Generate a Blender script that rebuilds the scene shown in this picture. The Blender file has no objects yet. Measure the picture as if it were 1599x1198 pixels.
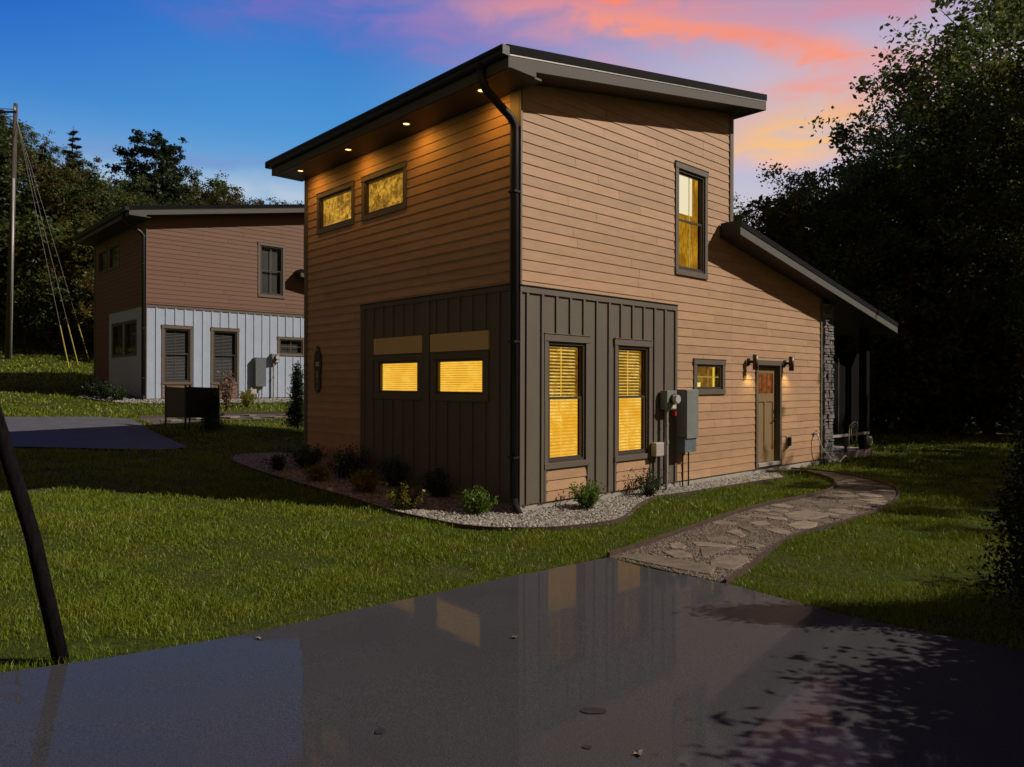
import bpy, math, random
import numpy as np
from mathutils import Vector, Matrix
from mathutils.geometry import delaunay_2d_cdt

SC = bpy.context.scene
COL = SC.collection
PI = math.pi

# ------------------------------------------------------------------ camera
cam_data = bpy.data.cameras.new('camera')
cam = bpy.data.objects.new('camera', cam_data)
COL.objects.link(cam)
cam_data.sensor_width = 36.0
cam_data.lens = 36.0 * 1141.0 / 1599.0
cam_data.clip_start = 0.05
cam_data.clip_end = 2000.0
cam.matrix_world = Matrix.Translation((0, 0, 1.80)) @ Matrix.Rotation(PI / 2, 4, 'X') @ Matrix.Rotation(0.0031, 4, 'Z')
SC.camera = cam

# ------------------------------------------------------------------ sky
SUN = Vector((1.399, -0.058, 1.12)).normalized()
SUN_EL = math.asin(SUN.z)
SUN_AZ = math.atan2(SUN.x, SUN.y)
world = bpy.data.worlds.new('World')
SC.world = world
world.use_nodes = True
wt = world.node_tree
wt.nodes.clear()


class NT:
    def __init__(self, tree):
        self.t = tree

    def n(self, typ, **kw):
        nd = self.t.nodes.new(typ)
        for k, v in kw.items():
            setattr(nd, k, v)
        return nd

    def put(self, sock, v):
        if hasattr(v, 'is_output'):
            self.t.links.new(v, sock)
        else:
            sock.default_value = v

    def m(self, op, a, b=None, c=None, clamp=False):
        nd = self.n('ShaderNodeMath', operation=op, use_clamp=clamp)
        self.put(nd.inputs[0], a)
        if b is not None:
            self.put(nd.inputs[1], b)
        if c is not None:
            self.put(nd.inputs[2], c)
        return nd.outputs[0]

    def mix(self, f, a, b, mode='MIX'):
        nd = self.n('ShaderNodeMix', data_type='RGBA', blend_type=mode)
        self.put(nd.inputs[0], f)
        for s, v in ((nd.inputs[6], a), (nd.inputs[7], b)):
            if isinstance(v, tuple) and len(v) == 3:
                v = v + (1.0,)
            self.put(s, v)
        return nd.outputs[2]

    def sm(self, x, a, b):
        nd = self.n('ShaderNodeMapRange', interpolation_type='SMOOTHSTEP')
        self.put(nd.inputs[0], x)
        nd.inputs[1].default_value = a
        nd.inputs[2].default_value = b
        return nd.outputs[0]

    def noise(self, vec, scale, detail=4.0, rough=0.55, dist=0.0):
        nd = self.n('ShaderNodeTexNoise')
        if vec is not None:
            self.put(nd.inputs['Vector'], vec)
        nd.inputs['Scale'].default_value = scale
        nd.inputs['Detail'].default_value = detail
        nd.inputs['Roughness'].default_value = rough
        nd.inputs['Distortion'].default_value = dist
        return nd.outputs['Fac']


def s2l(r, g, b):
    return tuple(((c / 255.0) / 12.92 if c / 255.0 <= 0.04045 else ((c / 255.0 + 0.055) / 1.055) ** 2.4) for c in (r, g, b))


W = NT(wt)
tc = W.n('ShaderNodeTexCoord')
sepd = W.n('ShaderNodeSeparateXYZ')
wt.links.new(tc.outputs['Generated'], sepd.inputs[0])
dx, dy, dz = sepd.outputs
az = W.m('ARCTAN2', dx, dy)
hl = W.m('SQRT', W.m('ADD', W.m('MULTIPLY', dx, dx), W.m('MULTIPLY', dy, dy)))
el = W.m('ARCTAN2', dz, hl)
# clear dusk sky: pale near the horizon, saturated blue higher, lavender towards the afterglow
base = W.mix(W.sm(el, 0.17, 0.34), s2l(150, 184, 216), s2l(76, 150, 212))
base = W.mix(W.sm(el, 0.27, 0.52), base, s2l(30, 108, 198))
base = W.mix(W.m('MULTIPLY', W.sm(el, 0.2, 0.5), W.sm(az, -0.30, -0.75)), base, s2l(18, 88, 196))
glow = W.mix(W.sm(el, 0.12, 0.30), s2l(226, 208, 184), s2l(184, 186, 214))
glow = W.mix(W.sm(el, 0.36, 0.50), glow, s2l(162, 142, 180))
base = W.mix(W.sm(az, -0.25, 0.35), base, glow)
# slow fall to deep dusk blue overhead and away from the afterglow
dark = s2l(12, 30, 66)
base = W.mix(W.sm(el, 0.55, 1.1), base, dark)
aaz = W.m('ABSOLUTE', W.m('SUBTRACT', az, 0.25))
base = W.mix(W.m('MULTIPLY', W.sm(aaz, 0.85, 1.6), 0.95), base, s2l(20, 26, 42))
# warm horizon band, added from the right round behind, lights the left wall
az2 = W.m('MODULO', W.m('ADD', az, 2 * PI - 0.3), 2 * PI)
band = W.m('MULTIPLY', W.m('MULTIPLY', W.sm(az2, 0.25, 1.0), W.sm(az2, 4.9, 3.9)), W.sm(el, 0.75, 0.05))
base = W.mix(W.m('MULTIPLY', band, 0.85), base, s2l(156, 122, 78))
# clouds: (az, el, half length, half width, tilt, colour, strength)
nvec = W.n('ShaderNodeVectorMath', operation='MULTIPLY')
wt.links.new(tc.outputs['Generated'], nvec.inputs[0])
nvec.inputs[1].default_value = (1.0, 1.0, 3.0)
n1 = W.noise(nvec.outputs[0], 5.0, 4.0, 0.5, 0.8)
n2 = W.noise(nvec.outputs[0], 11.0, 5.0, 0.55, 0.6)
waz = W.m('ADD', az, W.m('MULTIPLY', W.m('SUBTRACT', n1, 0.5), 0.14))
wel = W.m('ADD', el, W.m('MULTIPLY', W.m('SUBTRACT', n2, 0.5), 0.055))
tex = W.m('ADD', 0.45, W.m('MULTIPLY', W.sm(n2, 0.33, 0.68), 0.75))
clouds = [
    (-0.34, 0.475, 0.22, 0.040, -0.10, (112, 108, 190), 0.75),
    (-0.10, 0.450, 0.14, 0.028, -0.20, (156, 124, 184), 0.60),
    (0.12, 0.470, 0.18, 0.024, -0.10, (240, 150, 140), 0.75),
    (0.15, 0.405, 0.12, 0.015, -0.35, (206, 150, 176), 0.6),
    (0.36, 0.345, 0.16, 0.040, 0.0, (232, 172, 150), 0.5),
    (0.22, 0.448, 0.09, 0.007, -0.2, (255, 152, 118), .8),
    (0.19, 0.487, 0.10, 0.014, -0.03, (255, 136, 108), 1.0),
    (0.31, 0.425, 0.10, 0.010, -0.24, (255, 146, 104), 1.0),
    (0.40, 0.398, 0.07, 0.009, -0.20, (255, 150, 112), .9),
    (0.44, 0.440, 0.15, 0.022, 0.05, (216, 140, 158), 0.6),
    (0.40, 0.360, 0.06, 0.014, 0.10, (246, 152, 134), 0.75),
    (0.37, 0.312, 0.09, 0.026, 0.12, (255, 194, 104), 1.0),
    (0.33, 0.275, 0.06, 0.012, 0.0, (248, 188, 160), 0.8),
    (0.55, 0.36, 0.14, 0.03, 0.1, (226, 160, 158), 0.6),
    (-0.38, 0.238, 0.22, 0.020, 0.02, (182, 200, 216), 1.0),
    (-0.42, 0.275, 0.16, 0.008, 0.02, (118, 150, 205), 0.7),
    (-0.60, 0.20, 0.3, 0.03, 0.0, (150, 178, 215), 0.6),
]
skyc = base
for (ca, ce, hlx, hwx, tilt, colr, st) in clouds:
    c_, s_ = math.cos(tilt), math.sin(tilt)
    da = W.m('SUBTRACT', waz, ca)
    de = W.m('SUBTRACT', wel, ce)
    p = W.m('ADD', W.m('MULTIPLY', da, c_ / hlx), W.m('MULTIPLY', de, s_ / hlx))
    q = W.m('ADD', W.m('MULTIPLY', da, -s_ / hwx), W.m('MULTIPLY', de, c_ / hwx))
    r2 = W.m('ADD', W.m('MULTIPLY', p, p), W.m('MULTIPLY', q, q))
    f = W.m('MULTIPLY', W.m('EXPONENT', W.m('MULTIPLY', r2, -0.8)), W.m('MULTIPLY', tex, st), clamp=True)
    skyc = W.mix(f, skyc, s2l(*colr))
nish = W.n('ShaderNodeTexSky', sky_type='NISHITA')
nish.sun_disc = False
nish.sun_elevation = SUN_EL
nish.sun_rotation = SUN_AZ
bg1 = W.n('ShaderNodeBackground')
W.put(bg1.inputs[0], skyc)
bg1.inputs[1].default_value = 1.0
bg2 = W.n('ShaderNodeBackground')
W.put(bg2.inputs[0], nish.outputs[0])
bg2.inputs[1].default_value = 0.0015
adds = W.n('ShaderNodeAddShader')
wt.links.new(bg1.outputs[0], adds.inputs[0])
wt.links.new(bg2.outputs[0], adds.inputs[1])
wo = W.n('ShaderNodeOutputWorld')
wt.links.new(adds.outputs[0], wo.inputs[0])

# ------------------------------------------------------------------ sun
sd = bpy.data.lights.new('sun', 'SUN')
sd.energy = 4.1
sd.angle = math.radians(0.5)
sd.color = (1.0, 0.86, 0.72)
sun = bpy.data.objects.new('sun', sd)
sun.rotation_euler = SUN.to_track_quat('Z', 'Y').to_euler()
COL.objects.link(sun)

SC.view_settings.view_transform = 'Standard'
SC.view_settings.look = 'None'
SC.view_settings.gamma = 1.0
SC.view_settings.exposure = 0.0
SC.view_settings.use_curve_mapping = False
SC.render.engine = 'CYCLES'
SC.cycles.use_denoising = True
SC.cycles.max_bounces = 6
SC.cycles.transparent_max_bounces = 12
SC.cycles.sample_clamp_indirect = 4.0


# ------------------------------------------------------------------ helpers
def tag(o, label=None, cat=None, group=None, kind=None):
    if label:
        o['label'] = label
    if cat:
        o['category'] = cat
    if group:
        o['group'] = group
    if kind:
        o['kind'] = kind
    return o


def empty(name, loc=(0, 0, 0), rz=0.0, parent=None):
    o = bpy.data.objects.new(name, None)
    o.location = loc
    o.rotation_euler = (0, 0, rz)
    o.empty_display_size = 0.2
    COL.objects.link(o)
    if parent:
        o.parent = parent
    return o


def link(name, me, parent=None, loc=None, rz=0.0):
    o = bpy.data.objects.new(name, me)
    COL.objects.link(o)
    if parent:
        o.parent = parent
    if loc is not None:
        o.location = loc
        o.rotation_euler = (0, 0, rz)
    return o


class MB:
    """collects primitives and makes one mesh"""

    def __init__(self, f=None):
        self.v = []
        self.f = []
        self.map = f

    def hexa(self, c):
        b = len(self.v)
        c = [Vector(p) for p in c]
        if self.map:
            c = [Vector(self.map(*p)) for p in c]
        cen = sum(c, Vector()) / 8
        self.v += [tuple(p) for p in c]
        for q in ((0, 3, 2, 1), (4, 5, 6, 7), (0, 1, 5, 4), (1, 2, 6, 5), (2, 3, 7, 6), (3, 0, 4, 7)):
            nrm = (c[q[1]] - c[q[0]]).cross(c[q[2]] - c[q[0]])
            mid = (c[q[0]] + c[q[1]] + c[q[2]] + c[q[3]]) / 4 - cen
            qq = q if nrm.dot(mid) >= 0 else q[::-1]
            self.f.append(tuple(b + i for i in qq))

    def box(self, x0, x1, y0, y1, z0, z1):
        self.hexa([(x0, y0, z0), (x1, y0, z0), (x1, y1, z0), (x0, y1, z0),
                   (x0, y0, z1), (x1, y0, z1), (x1, y1, z1), (x0, y1, z1)])

    def tube(self, pts, r, n=8, cap=True):
        if self.map:
            pts = [self.map(*p) for p in pts]
        pts = [Vector(p) for p in pts]
        rr = r if isinstance(r, (list, tuple)) else [r] * len(pts)
        b = len(self.v)
        up = None
        for i, p in enumerate(pts):
            d = (pts[min(i + 1, len(pts) - 1)] - pts[max(i - 1, 0)]).normalized()
            if up is None:
                up = Vector((1, 0, 0)) if abs(d.x) < 0.8 else Vector((0, 1, 0))
            a = d.cross(up).normalized()
            c = a.cross(d).normalized()
            up = c
            for k in range(n):
                t = 2 * PI * k / n
                self.v.append(tuple(p + (a * math.cos(t) + c * math.sin(t)) * rr[i]))
        for i in range(len(pts) - 1):
            for k in range(n):
                k2 = (k + 1) % n
                self.f.append((b + i * n + k, b + i * n + k2, b + (i + 1) * n + k2, b + (i + 1) * n + k))
        if cap:
            self.f.append(tuple(b + k for k in range(n - 1, -1, -1)))
            e = b + (len(pts) - 1) * n
            self.f.append(tuple(e + k for k in range(n)))

    def poly(self, pts, faces):
        b = len(self.v)
        if self.map:
            pts = [self.map(*p) for p in pts]
        self.v += [tuple(p) for p in pts]
        self.f += [tuple(b + i for i in q) for q in faces]

    def mesh(self, name, mat, smooth=False):
        me = bpy.data.meshes.new(name)
        me.from_pydata(self.v, [], self.f)
        if mat:
            me.materials.append(mat)
        if smooth:
            me.polygons.foreach_set('use_smooth', [True] * len(me.polygons))
        me.update()
        return me

    def obj(self, name, mat, parent=None, smooth=False, bevel=0.0):
        o = link(name, self.mesh(name, mat, smooth), parent)
        if bevel:
            md = o.modifiers.new('edge', 'BEVEL')
            md.width = bevel
            md.segments = 2
            md.limit_method = 'ANGLE'
        return o


def np_mesh(name, verts, fsize, mat, nface, idx=None):
    """fast mesh from flat arrays: nface faces with fsize corners each"""
    me = bpy.data.meshes.new(name)
    nv = len(verts)
    me.vertices.add(nv)
    me.vertices.foreach_set('co', np.asarray(verts, dtype=np.float32).ravel())
    if idx is None:
        idx = np.arange(nface * fsize)
    me.loops.add(nface * fsize)
    me.loops.foreach_set('vertex_index', np.asarray(idx, dtype=np.int32).ravel())
    me.polygons.add(nface)
    me.polygons.foreach_set('loop_start', np.arange(0, nface * fsize, fsize, dtype=np.int32))
    try:
        me.polygons.foreach_set('loop_total', np.full(nface, fsize, dtype=np.int32))
    except Exception:
        pass
    me.materials.append(mat)
    me.update(calc_edges=True)
    return me


# ------------------------------------------------------------------ materials
MATS = {}


def new_mat(name):
    m = bpy.data.materials.new(name)
    m.use_nodes = True
    m.node_tree.nodes.clear()
    w = NT(m.node_tree)
    out = w.n('ShaderNodeOutputMaterial')
    b = w.n('ShaderNodeBsdfPrincipled')
    w.t.links.new(b.outputs[0], out.inputs[0])
    MATS[name] = m
    return m, w, b, out


def lin(c, k):
    return (c[0] * k, c[1] * k, c[2] * k, 1.0)


def plain(name, c, rough=0.6, var=0.18, scale=9.0, bump=0.0, bscale=120.0, metal=0.0, stretch=(1, 1, 1), isl=0.0, objr=0.0, spec=0.5):
    m, w, b, out = new_mat(name)
    g = w.n('ShaderNodeNewGeometry')
    vm = w.n('ShaderNodeVectorMath', operation='MULTIPLY')
    w.put(vm.inputs[0], g.outputs['Position'])
    vm.inputs[1].default_value = stretch
    n1 = w.noise(vm.outputs[0], scale, 5.0, 0.6)
    n2 = w.noise(vm.outputs[0], scale * 7.0, 3.0, 0.6)
    f = w.m('ADD', w.m('MULTIPLY', n1, 0.65), w.m('MULTIPLY', n2, 0.35))
    col = w.mix(w.sm(f, 0.3, 0.7), lin(c, 1 - var), lin(c, 1 + var))
    if isl:
        col = w.mix(g.outputs['Random Per Island'], col, lin(c, 1 - isl))
    if objr:
        oi = w.n('ShaderNodeObjectInfo')
        hs = w.n('ShaderNodeHueSaturation')
        hs.inputs['Hue'].default_value = 0.5
        w.put(hs.inputs['Value'], w.m('ADD', 1 - objr, w.m('MULTIPLY', oi.outputs['Random'], 2 * objr)))
        w.put(hs.inputs['Color'], col)
        col = hs.outputs[0]
    w.put(b.inputs['Base Color'], col)
    b.inputs['Roughness'].default_value = rough
    b.inputs['Metallic'].default_value = metal
    b.inputs['Specular IOR Level'].default_value = spec
    if bump:
        bp = w.n('ShaderNodeBump')
        bp.inputs['Strength'].default_value = bump
        bp.inputs['Distance'].default_value = 0.01
        w.put(bp.inputs['Height'], w.noise(vm.outputs[0], bscale, 4.0, 0.6))
        w.t.links.new(bp.outputs[0], b.inputs['Normal'])
    return m


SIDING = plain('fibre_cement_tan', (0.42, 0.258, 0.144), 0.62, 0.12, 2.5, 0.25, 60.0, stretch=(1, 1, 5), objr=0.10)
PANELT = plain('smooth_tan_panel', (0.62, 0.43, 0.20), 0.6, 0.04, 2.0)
SIDING2 = plain('fibre_cement_dimmed', (0.165, 0.084, 0.050), 0.65, 0.08, 2.5, 0.2, 60.0, stretch=(1, 1, 5), isl=0.1)  # near house's siding, with dimmer light put into the colour
TRIM = plain('bronze_paint', (0.120, 0.100, 0.080), 0.55, 0.07, 3.0, 0.15, 80.0)
BATTEN = plain('taupe_panel_paint', (0.115, 0.100, 0.080), 0.6, 0.07, 2.2, 0.2, 70.0)
WHITEP = plain('blue_white_panel_paint', (0.37, 0.45, 0.58), 0.55, 0.06, 3.0, 0.15, 80.0)
DARKMETAL = plain('dark_bronze_metal', (0.018, 0.017, 0.020), 0.4, 0.15, 4.0, 0.05, 90.0, spec=0.35)
FASCIA = plain('fascia_paint', (0.085, 0.085, 0.080), 0.75, 0.08, 2.0, 0.1, 60.0)
SOFFIT = plain('soffit_paint', (0.048, 0.040, 0.032), 0.6, 0.08, 2.0, 0.1, 60.0)
ROOFM = plain('standing_seam_dark', (0.008, 0.009, 0.011), 0.8, 0.2, 2.0, 0.05, 40.0, spec=0.08)
VINYL = plain('dark_window_vinyl', (0.060, 0.050, 0.044), 0.4, 0.06, 4.0)
CONCRETE = plain('concrete', (0.33, 0.31, 0.28), 0.85, 0.25, 5.0, 0.6, 60.0)
GREYBOX = plain('grey_enclosure_paint', (0.20, 0.22, 0.215), 0.42, 0.12, 9.0, 0.1, 40.0)
LIGHTBOX = plain('light_grey_plastic', (0.42, 0.40, 0.38), 0.5, 0.08, 9.0)
GALV = plain('galvanised_conduit', (0.36, 0.36, 0.36), 0.4, 0.15, 12.0, metal=0.2)
BLACKPL = plain('black_plastic', (0.015, 0.014, 0.015), 0.35, 0.2, 10.0)
EDGE = plain('rusted_steel_edging', (0.055, 0.032, 0.024), 0.7, 0.35, 8.0, 0.4, 60.0)
STONE = plain('ledge_stone', (0.15, 0.147, 0.145), 0.85, 0.35, 14.0, 0.8, 70.0, objr=0.3)
FLAG = plain('flagstone', (0.175, 0.145, 0.108), 0.75, 0.4, 6.0, 0.7, 45.0, objr=0.4)
DOORP = plain('brown_door_paint', (0.235, 0.165, 0.080), 0.5, 0.07, 3.0, 0.15, 50.0)
WOOD = plain('weathered_pole_wood', (0.06, 0.052, 0.045), 0.8, 0.3, 3.0, 0.6, 40.0, stretch=(8, 8, 0.7))
DARKWOOD = plain('tarred_pole_wood', (0.010, 0.009, 0.010), 0.9, 0.6, 5.0, 1.0, 50.0, stretch=(8, 8, 0.7), spec=0.05)
BARK = plain('bark', (0.075, 0.060, 0.045), 0.9, 0.35, 6.0, 0.8, 25.0, stretch=(4, 4, 0.8))
YELLOW = plain('yellow_guy_guard', (0.34, 0.28, 0.03), 0.5, 0.1, 6.0)
WIRE = plain('steel_wire', (0.16, 0.16, 0.17), 0.5, 0.1, 6.0, metal=0.4)
HOSE = plain('pale_hose_rubber', (0.42, 0.40, 0.36), 0.5, 0.1, 6.0)
GLASSY = plain('meter_glass', (0.45, 0.45, 0.45), 0.12, 0.2, 30.0)
RED = plain('red_plastic', (0.35, 0.02, 0.02), 0.4, 0.1, 9.0)
WHITE = plain('white_plastic', (0.62, 0.60, 0.57), 0.4, 0.05, 9.0)
GOLDP = plain('gold_lettering', (0.70, 0.58, 0.28), 0.5, 0.1, 9.0)
SIGNBLK = plain('sign_black', (0.02, 0.022, 0.02), 0.45, 0.1, 9.0)
MATTBLK = plain('matt_black_paint', (0.007, 0.007, 0.008), 0.9, 0.2, 9.0, spec=0.05)
SIGNBRN = plain('sign_brown', (0.05, 0.045, 0.04), 0.5, 0.15, 9.0)
PEBBLE = plain('river_pebbles', (0.42, 0.40, 0.355), 0.75, 0.2, 12.0, isl=0.8)
PEA = plain('pea_gravel', (0.27, 0.21, 0.165), 0.8, 0.2, 12.0, isl=0.8)
BEDSOIL = plain('gravel_dust', (0.075, 0.070, 0.062), 0.9, 0.35, 30.0, 0.8, 80.0)
SLATW = plain('cream_blind_slat', (0.72, 0.62, 0.38), 0.5, 0.05, 8.0)


def leaf_mat(name, c1, c2, c3=None, rough=0.5):
    m, w, b, out = new_mat(name)
    g = w.n('ShaderNodeNewGeometry')
    oi = w.n('ShaderNodeObjectInfo')
    col = w.mix(g.outputs['Random Per Island'], c1 + (1.0,), c2 + (1.0,))
    n1 = w.noise(g.outputs['Position'], 0.8, 3.0, 0.6)
    if c3:
        col = w.mix(w.m('MULTIPLY', w.sm(n1, 0.45, 0.7), 0.7), col, c3 + (1.0,))
    hs = w.n('ShaderNodeHueSaturation')
    w.put(hs.inputs['Value'], w.m('ADD', 0.75, w.m('MULTIPLY', oi.outputs['Random'], 0.5)))
    w.put(hs.inputs['Color'], col)
    w.put(b.inputs['Base Color'], hs.outputs[0])
    b.inputs['Roughness'].default_value = rough
    b.inputs['Specular IOR Level'].default_value = 0.3
    tr = w.n('ShaderNodeBsdfTranslucent')
    w.put(tr.inputs[0], hs.outputs[0])
    mx = w.n('ShaderNodeMixShader')
    mx.inputs[0].default_value = 0.38
    w.t.links.new(b.outputs[0], mx.inputs[1])
    w.t.links.new(tr.outputs[0], mx.inputs[2])
    w.t.links.new(mx.outputs[0], out.inputs[0])
    return m


LEAF = leaf_mat('leaves_dark_green', (0.034, 0.068, 0.018), (0.085, 0.120, 0.028), (0.120, 0.115, 0.025))
LEAF2 = leaf_mat('leaves_turning', (0.040, 0.055, 0.013), (0.110, 0.105, 0.022), (0.13, 0.075, 0.020))
NEEDLE = leaf_mat('needles', (0.016, 0.032, 0.014), (0.034, 0.050, 0.022))
SHRUBL = leaf_mat('shrub_leaves', (0.08, 0.16, 0.02), (0.20, 0.32, 0.05), rough=0.35)
SHRUBD = leaf_mat('shrub_leaves_dark', (0.025, 0.05, 0.018), (0.05, 0.085, 0.03), rough=0.35)
SHRUBR = leaf_mat('shrub_leaves_reddish', (0.12, 0.19, 0.02), (0.24, 0.20, 0.03), (0.22, 0.07, 0.02), rough=0.4)
PLUME = leaf_mat('dry_plumes', (0.22, 0.14, 0.10), (0.34, 0.24, 0.17))


def grass_mat():
    m, w, b, out = new_mat('grass_blades')
    g = w.n('ShaderNodeNewGeometry')
    n1 = w.noise(g.outputs['Position'], 1.1, 5.0, 0.6)
    n2 = w.noise(g.outputs['Position'], 4.5, 3.0, 0.6)
    col = w.mix(g.outputs['Random Per Island'], (0.092, 0.155, 0.010, 1), (0.225, 0.280, 0.018, 1))
    col = w.mix(w.m('MULTIPLY', w.sm(n1, 0.46, 0.66), 0.75), col, (0.235, 0.240, 0.022, 1))
    col = w.mix(w.m('MULTIPLY', w.sm(n2, 0.58, 0.75), 0.5), col, (0.17, 0.13, 0.06, 1))
    w.put(b.inputs['Base Color'], col)
    b.inputs['Roughness'].default_value = 0.45
    b.inputs['Specular IOR Level'].default_value = 0.35
    tr = w.n('ShaderNodeBsdfTranslucent')
    w.put(tr.inputs[0], col)
    mx = w.n('ShaderNodeMixShader')
    mx.inputs[0].default_value = 0.3
    w.t.links.new(b.outputs[0], mx.inputs[1])
    w.t.links.new(tr.outputs[0], mx.inputs[2])
    w.t.links.new(mx.outputs[0], out.inputs[0])
    return m


GRASS = grass_mat()


def ground_mat():
    m, w, b, out = new_mat('lawn_soil')
    g = w.n('ShaderNodeNewGeometry')
    n1 = w.noise(g.outputs['Position'], 0.9, 6.0, 0.65)
    n2 = w.noise(g.outputs['Position'], 14.0, 5.0, 0.7)
    n3 = w.noise(g.outputs['Position'], 70.0, 4.0, 0.7)
    col = w.mix(w.sm(n2, 0.35, 0.65), (0.040, 0.060, 0.008, 1), (0.075, 0.105, 0.014, 1))
    col = w.mix(w.m('MULTIPLY', w.sm(n1, 0.52, 0.68), 0.75), col, (0.10, 0.080, 0.045, 1))
    col = w.mix(w.m('MULTIPLY', w.sm(n3, 0.35, 0.7), 0.5), col, (0.030, 0.035, 0.012, 1))
    w.put(b.inputs['Base Color'], col)
    b.inputs['Roughness'].default_value = 0.95
    b.inputs['Specular IOR Level'].default_value = 0.1
    bp = w.n('ShaderNodeBump')
    bp.inputs['Strength'].default_value = 0.9
    bp.inputs['Distance'].default_value = 0.04
    w.put(bp.inputs['Height'], w.m('ADD', n2, w.m('MULTIPLY', n3, 0.5)))
    w.t.links.new(bp.outputs[0], b.inputs['Normal'])
    return m


GROUND = ground_mat()


def asphalt_mat():
    m, w, b, out = new_mat('wet_asphalt')
    g = w.n('ShaderNodeNewGeometry')
    n1 = w.noise(g.outputs['Position'], 0.7, 5.0, 0.6)
    n2 = w.noise(g.outputs['Position'], 160.0, 3.0, 0.7)
    n3 = w.noise(g.outputs['Position'], 6.0, 4.0, 0.6)
    vo = w.n('ShaderNodeTexVoronoi')
    w.put(vo.inputs['Vector'], g.outputs['Position'])
    vo.inputs['Scale'].default_value = 75.0
    col = w.mix(w.sm(n2, 0.3, 0.7), (0.010, 0.011, 0.013, 1), (0.078, 0.079, 0.090, 1))
    col = w.mix(w.m('MULTIPLY', w.sm(n1, 0.4, 0.65), 0.4), col, (0.032, 0.034, 0.040, 1))
    col = w.mix(w.m('MULTIPLY', w.sm(vo.outputs['Distance'], 0.16, 0.05), 0.6), col, (0.16, 0.155, 0.15, 1))
    w.put(b.inputs['Base Color'], col)
    b.inputs['Roughness'].default_value = 0.8
    b.inputs['Specular IOR Level'].default_value = 0.2
    bp = w.n('ShaderNodeBump')
    bp.inputs['Strength'].default_value = 0.5
    bp.inputs['Distance'].default_value = 0.0012
    w.put(bp.inputs['Height'], w.m('ADD', n2, w.m('MULTIPLY', vo.outputs['Distance'], 0.6)))
    w.t.links.new(bp.outputs[0], b.inputs['Normal'])
    gl = w.n('ShaderNodeBsdfGlossy')
    gl.inputs['Color'].default_value = (0.85, 0.88, 1.0, 1)
    w.put(gl.inputs['Roughness'], w.m('ADD', 0.03, w.m('MULTIPLY', w.sm(n3, 0.35, 0.75), 0.05)))
    fr = w.n('ShaderNodeFresnel')
    fr.inputs[0].default_value = 1.33
    cover = w.m('ADD', 0.32, w.m('MULTIPLY', w.sm(n1, 0.35, 0.7), 0.20))
    mx = w.n('ShaderNodeMixShader')
    w.put(mx.inputs[0], w.m('MULTIPLY', w.m('MINIMUM', fr.outputs[0], 0.45), cover))
    w.t.links.new(b.outputs[0], mx.inputs[1])
    w.t.links.new(gl.outputs[0], mx.inputs[2])
    w.t.links.new(mx.outputs[0], out.inputs[0])
    return m


ASPHALT = asphalt_mat()
ASPHALT_DRY = plain('asphalt_dry', (0.085, 0.088, 0.098), 0.7, 0.2, 3.0, 0.5, 120.0)


def glow(name, c, strength, c2=None, scale=6.0, stretch=(1, 1, 1), rough=0.75):
    m, w, b, out = new_mat(name)
    g = w.n('ShaderNodeNewGeometry')
    e = w.n('ShaderNodeEmission')
    if c2:
        vm = w.n('ShaderNodeVectorMath', operation='MULTIPLY')
        w.put(vm.inputs[0], g.outputs['Position'])
        vm.inputs[1].default_value = stretch
        nz = w.noise(vm.outputs[0], scale, 7.0, rough, 0.4)
        big = w.noise(g.outputs['Position'], 2.2, 2.0, 0.5, 0.3)
        fac = w.m('MULTIPLY', w.sm(nz, 0.36, 0.62), w.m('ADD', 0.35, w.m('MULTIPLY', w.sm(big, 0.38, 0.6), 0.65)))
        w.put(e.inputs[0], w.mix(fac, c2 + (1.0,), c + (1.0,)))
    else:
        e.inputs[0].default_value = c + (1.0,)
    e.inputs[1].default_value = strength
    w.t.links.new(e.outputs[0], out.inputs[0])
    return m


AMBER = glow('amber_lit_blind', (0.86, 0.40, 0.018), 1.0, (0.70, 0.29, 0.010), 2.5, (1, 1, 2))
AMBERB = glow('amber_lit_shade', (0.95, 0.48, 0.030), 1.0, (0.62, 0.25, 0.010), 2.6, (1, 1, 5))
AMBERD = glow('amber_dim_room', (0.42, 0.20, 0.012), 0.9, (0.10, 0.04, 0.004), 5.0)
AMBERM = glow('amber_tree_reflection', (0.95, 0.52, 0.05), 0.85, (0.12, 0.040, 0.003), 13.0, (1, 1, 1), 0.8)  # trees reflected in the glass, painted as mottling of the glow
CREAMG = glow('cream_lit_ceiling', (0.95, 0.83, 0.55), 0.95)
LAMPW = glow('lamp_warm', (1.0, 0.62, 0.22), 2.2)
BULBW = glow('bulb_dim', (1.0, 0.45, 0.2), 1.6)
DARKROOM = plain('dark_room', (0.012, 0.014, 0.014), 0.6, 0.4, 3.0)


def glass_mat():
    m, w, b, out = new_mat('window_glass')
    tr = w.n('ShaderNodeBsdfTransparent')
    gl = w.n('ShaderNodeBsdfGlossy')
    gl.inputs['Roughness'].default_value = 0.02
    fr = w.n('ShaderNodeFresnel')
    fr.inputs[0].default_value = 1.45
    mx = w.n('ShaderNodeMixShader')
    gg = w.n('ShaderNodeNewGeometry')
    w.put(mx.inputs[0], w.m('MULTIPLY', w.m('MULTIPLY', fr.outputs[0], 0.9, clamp=True), w.m('SUBTRACT', 1.0, gg.outputs['Backfacing'])))
    w.t.links.new(tr.outputs[0], mx.inputs[1])
    w.t.links.new(gl.outputs[0], mx.inputs[2])
    w.t.links.new(mx.outputs[0], out.inputs[0])
    return m


GLASS = glass_mat()


# ------------------------------------------------------------------ terrain
def ss(a, b, x):
    t = np.clip((np.asarray(x, float) - a) / (b - a), 0, 1)
    return t * t * (3 - 2 * t)


def sp(x, k=1.5):
    x = np.asarray(x, float) / k
    return k * np.where(x < 30, np.log1p(np.exp(np.minimum(x, 30))), x)


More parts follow.
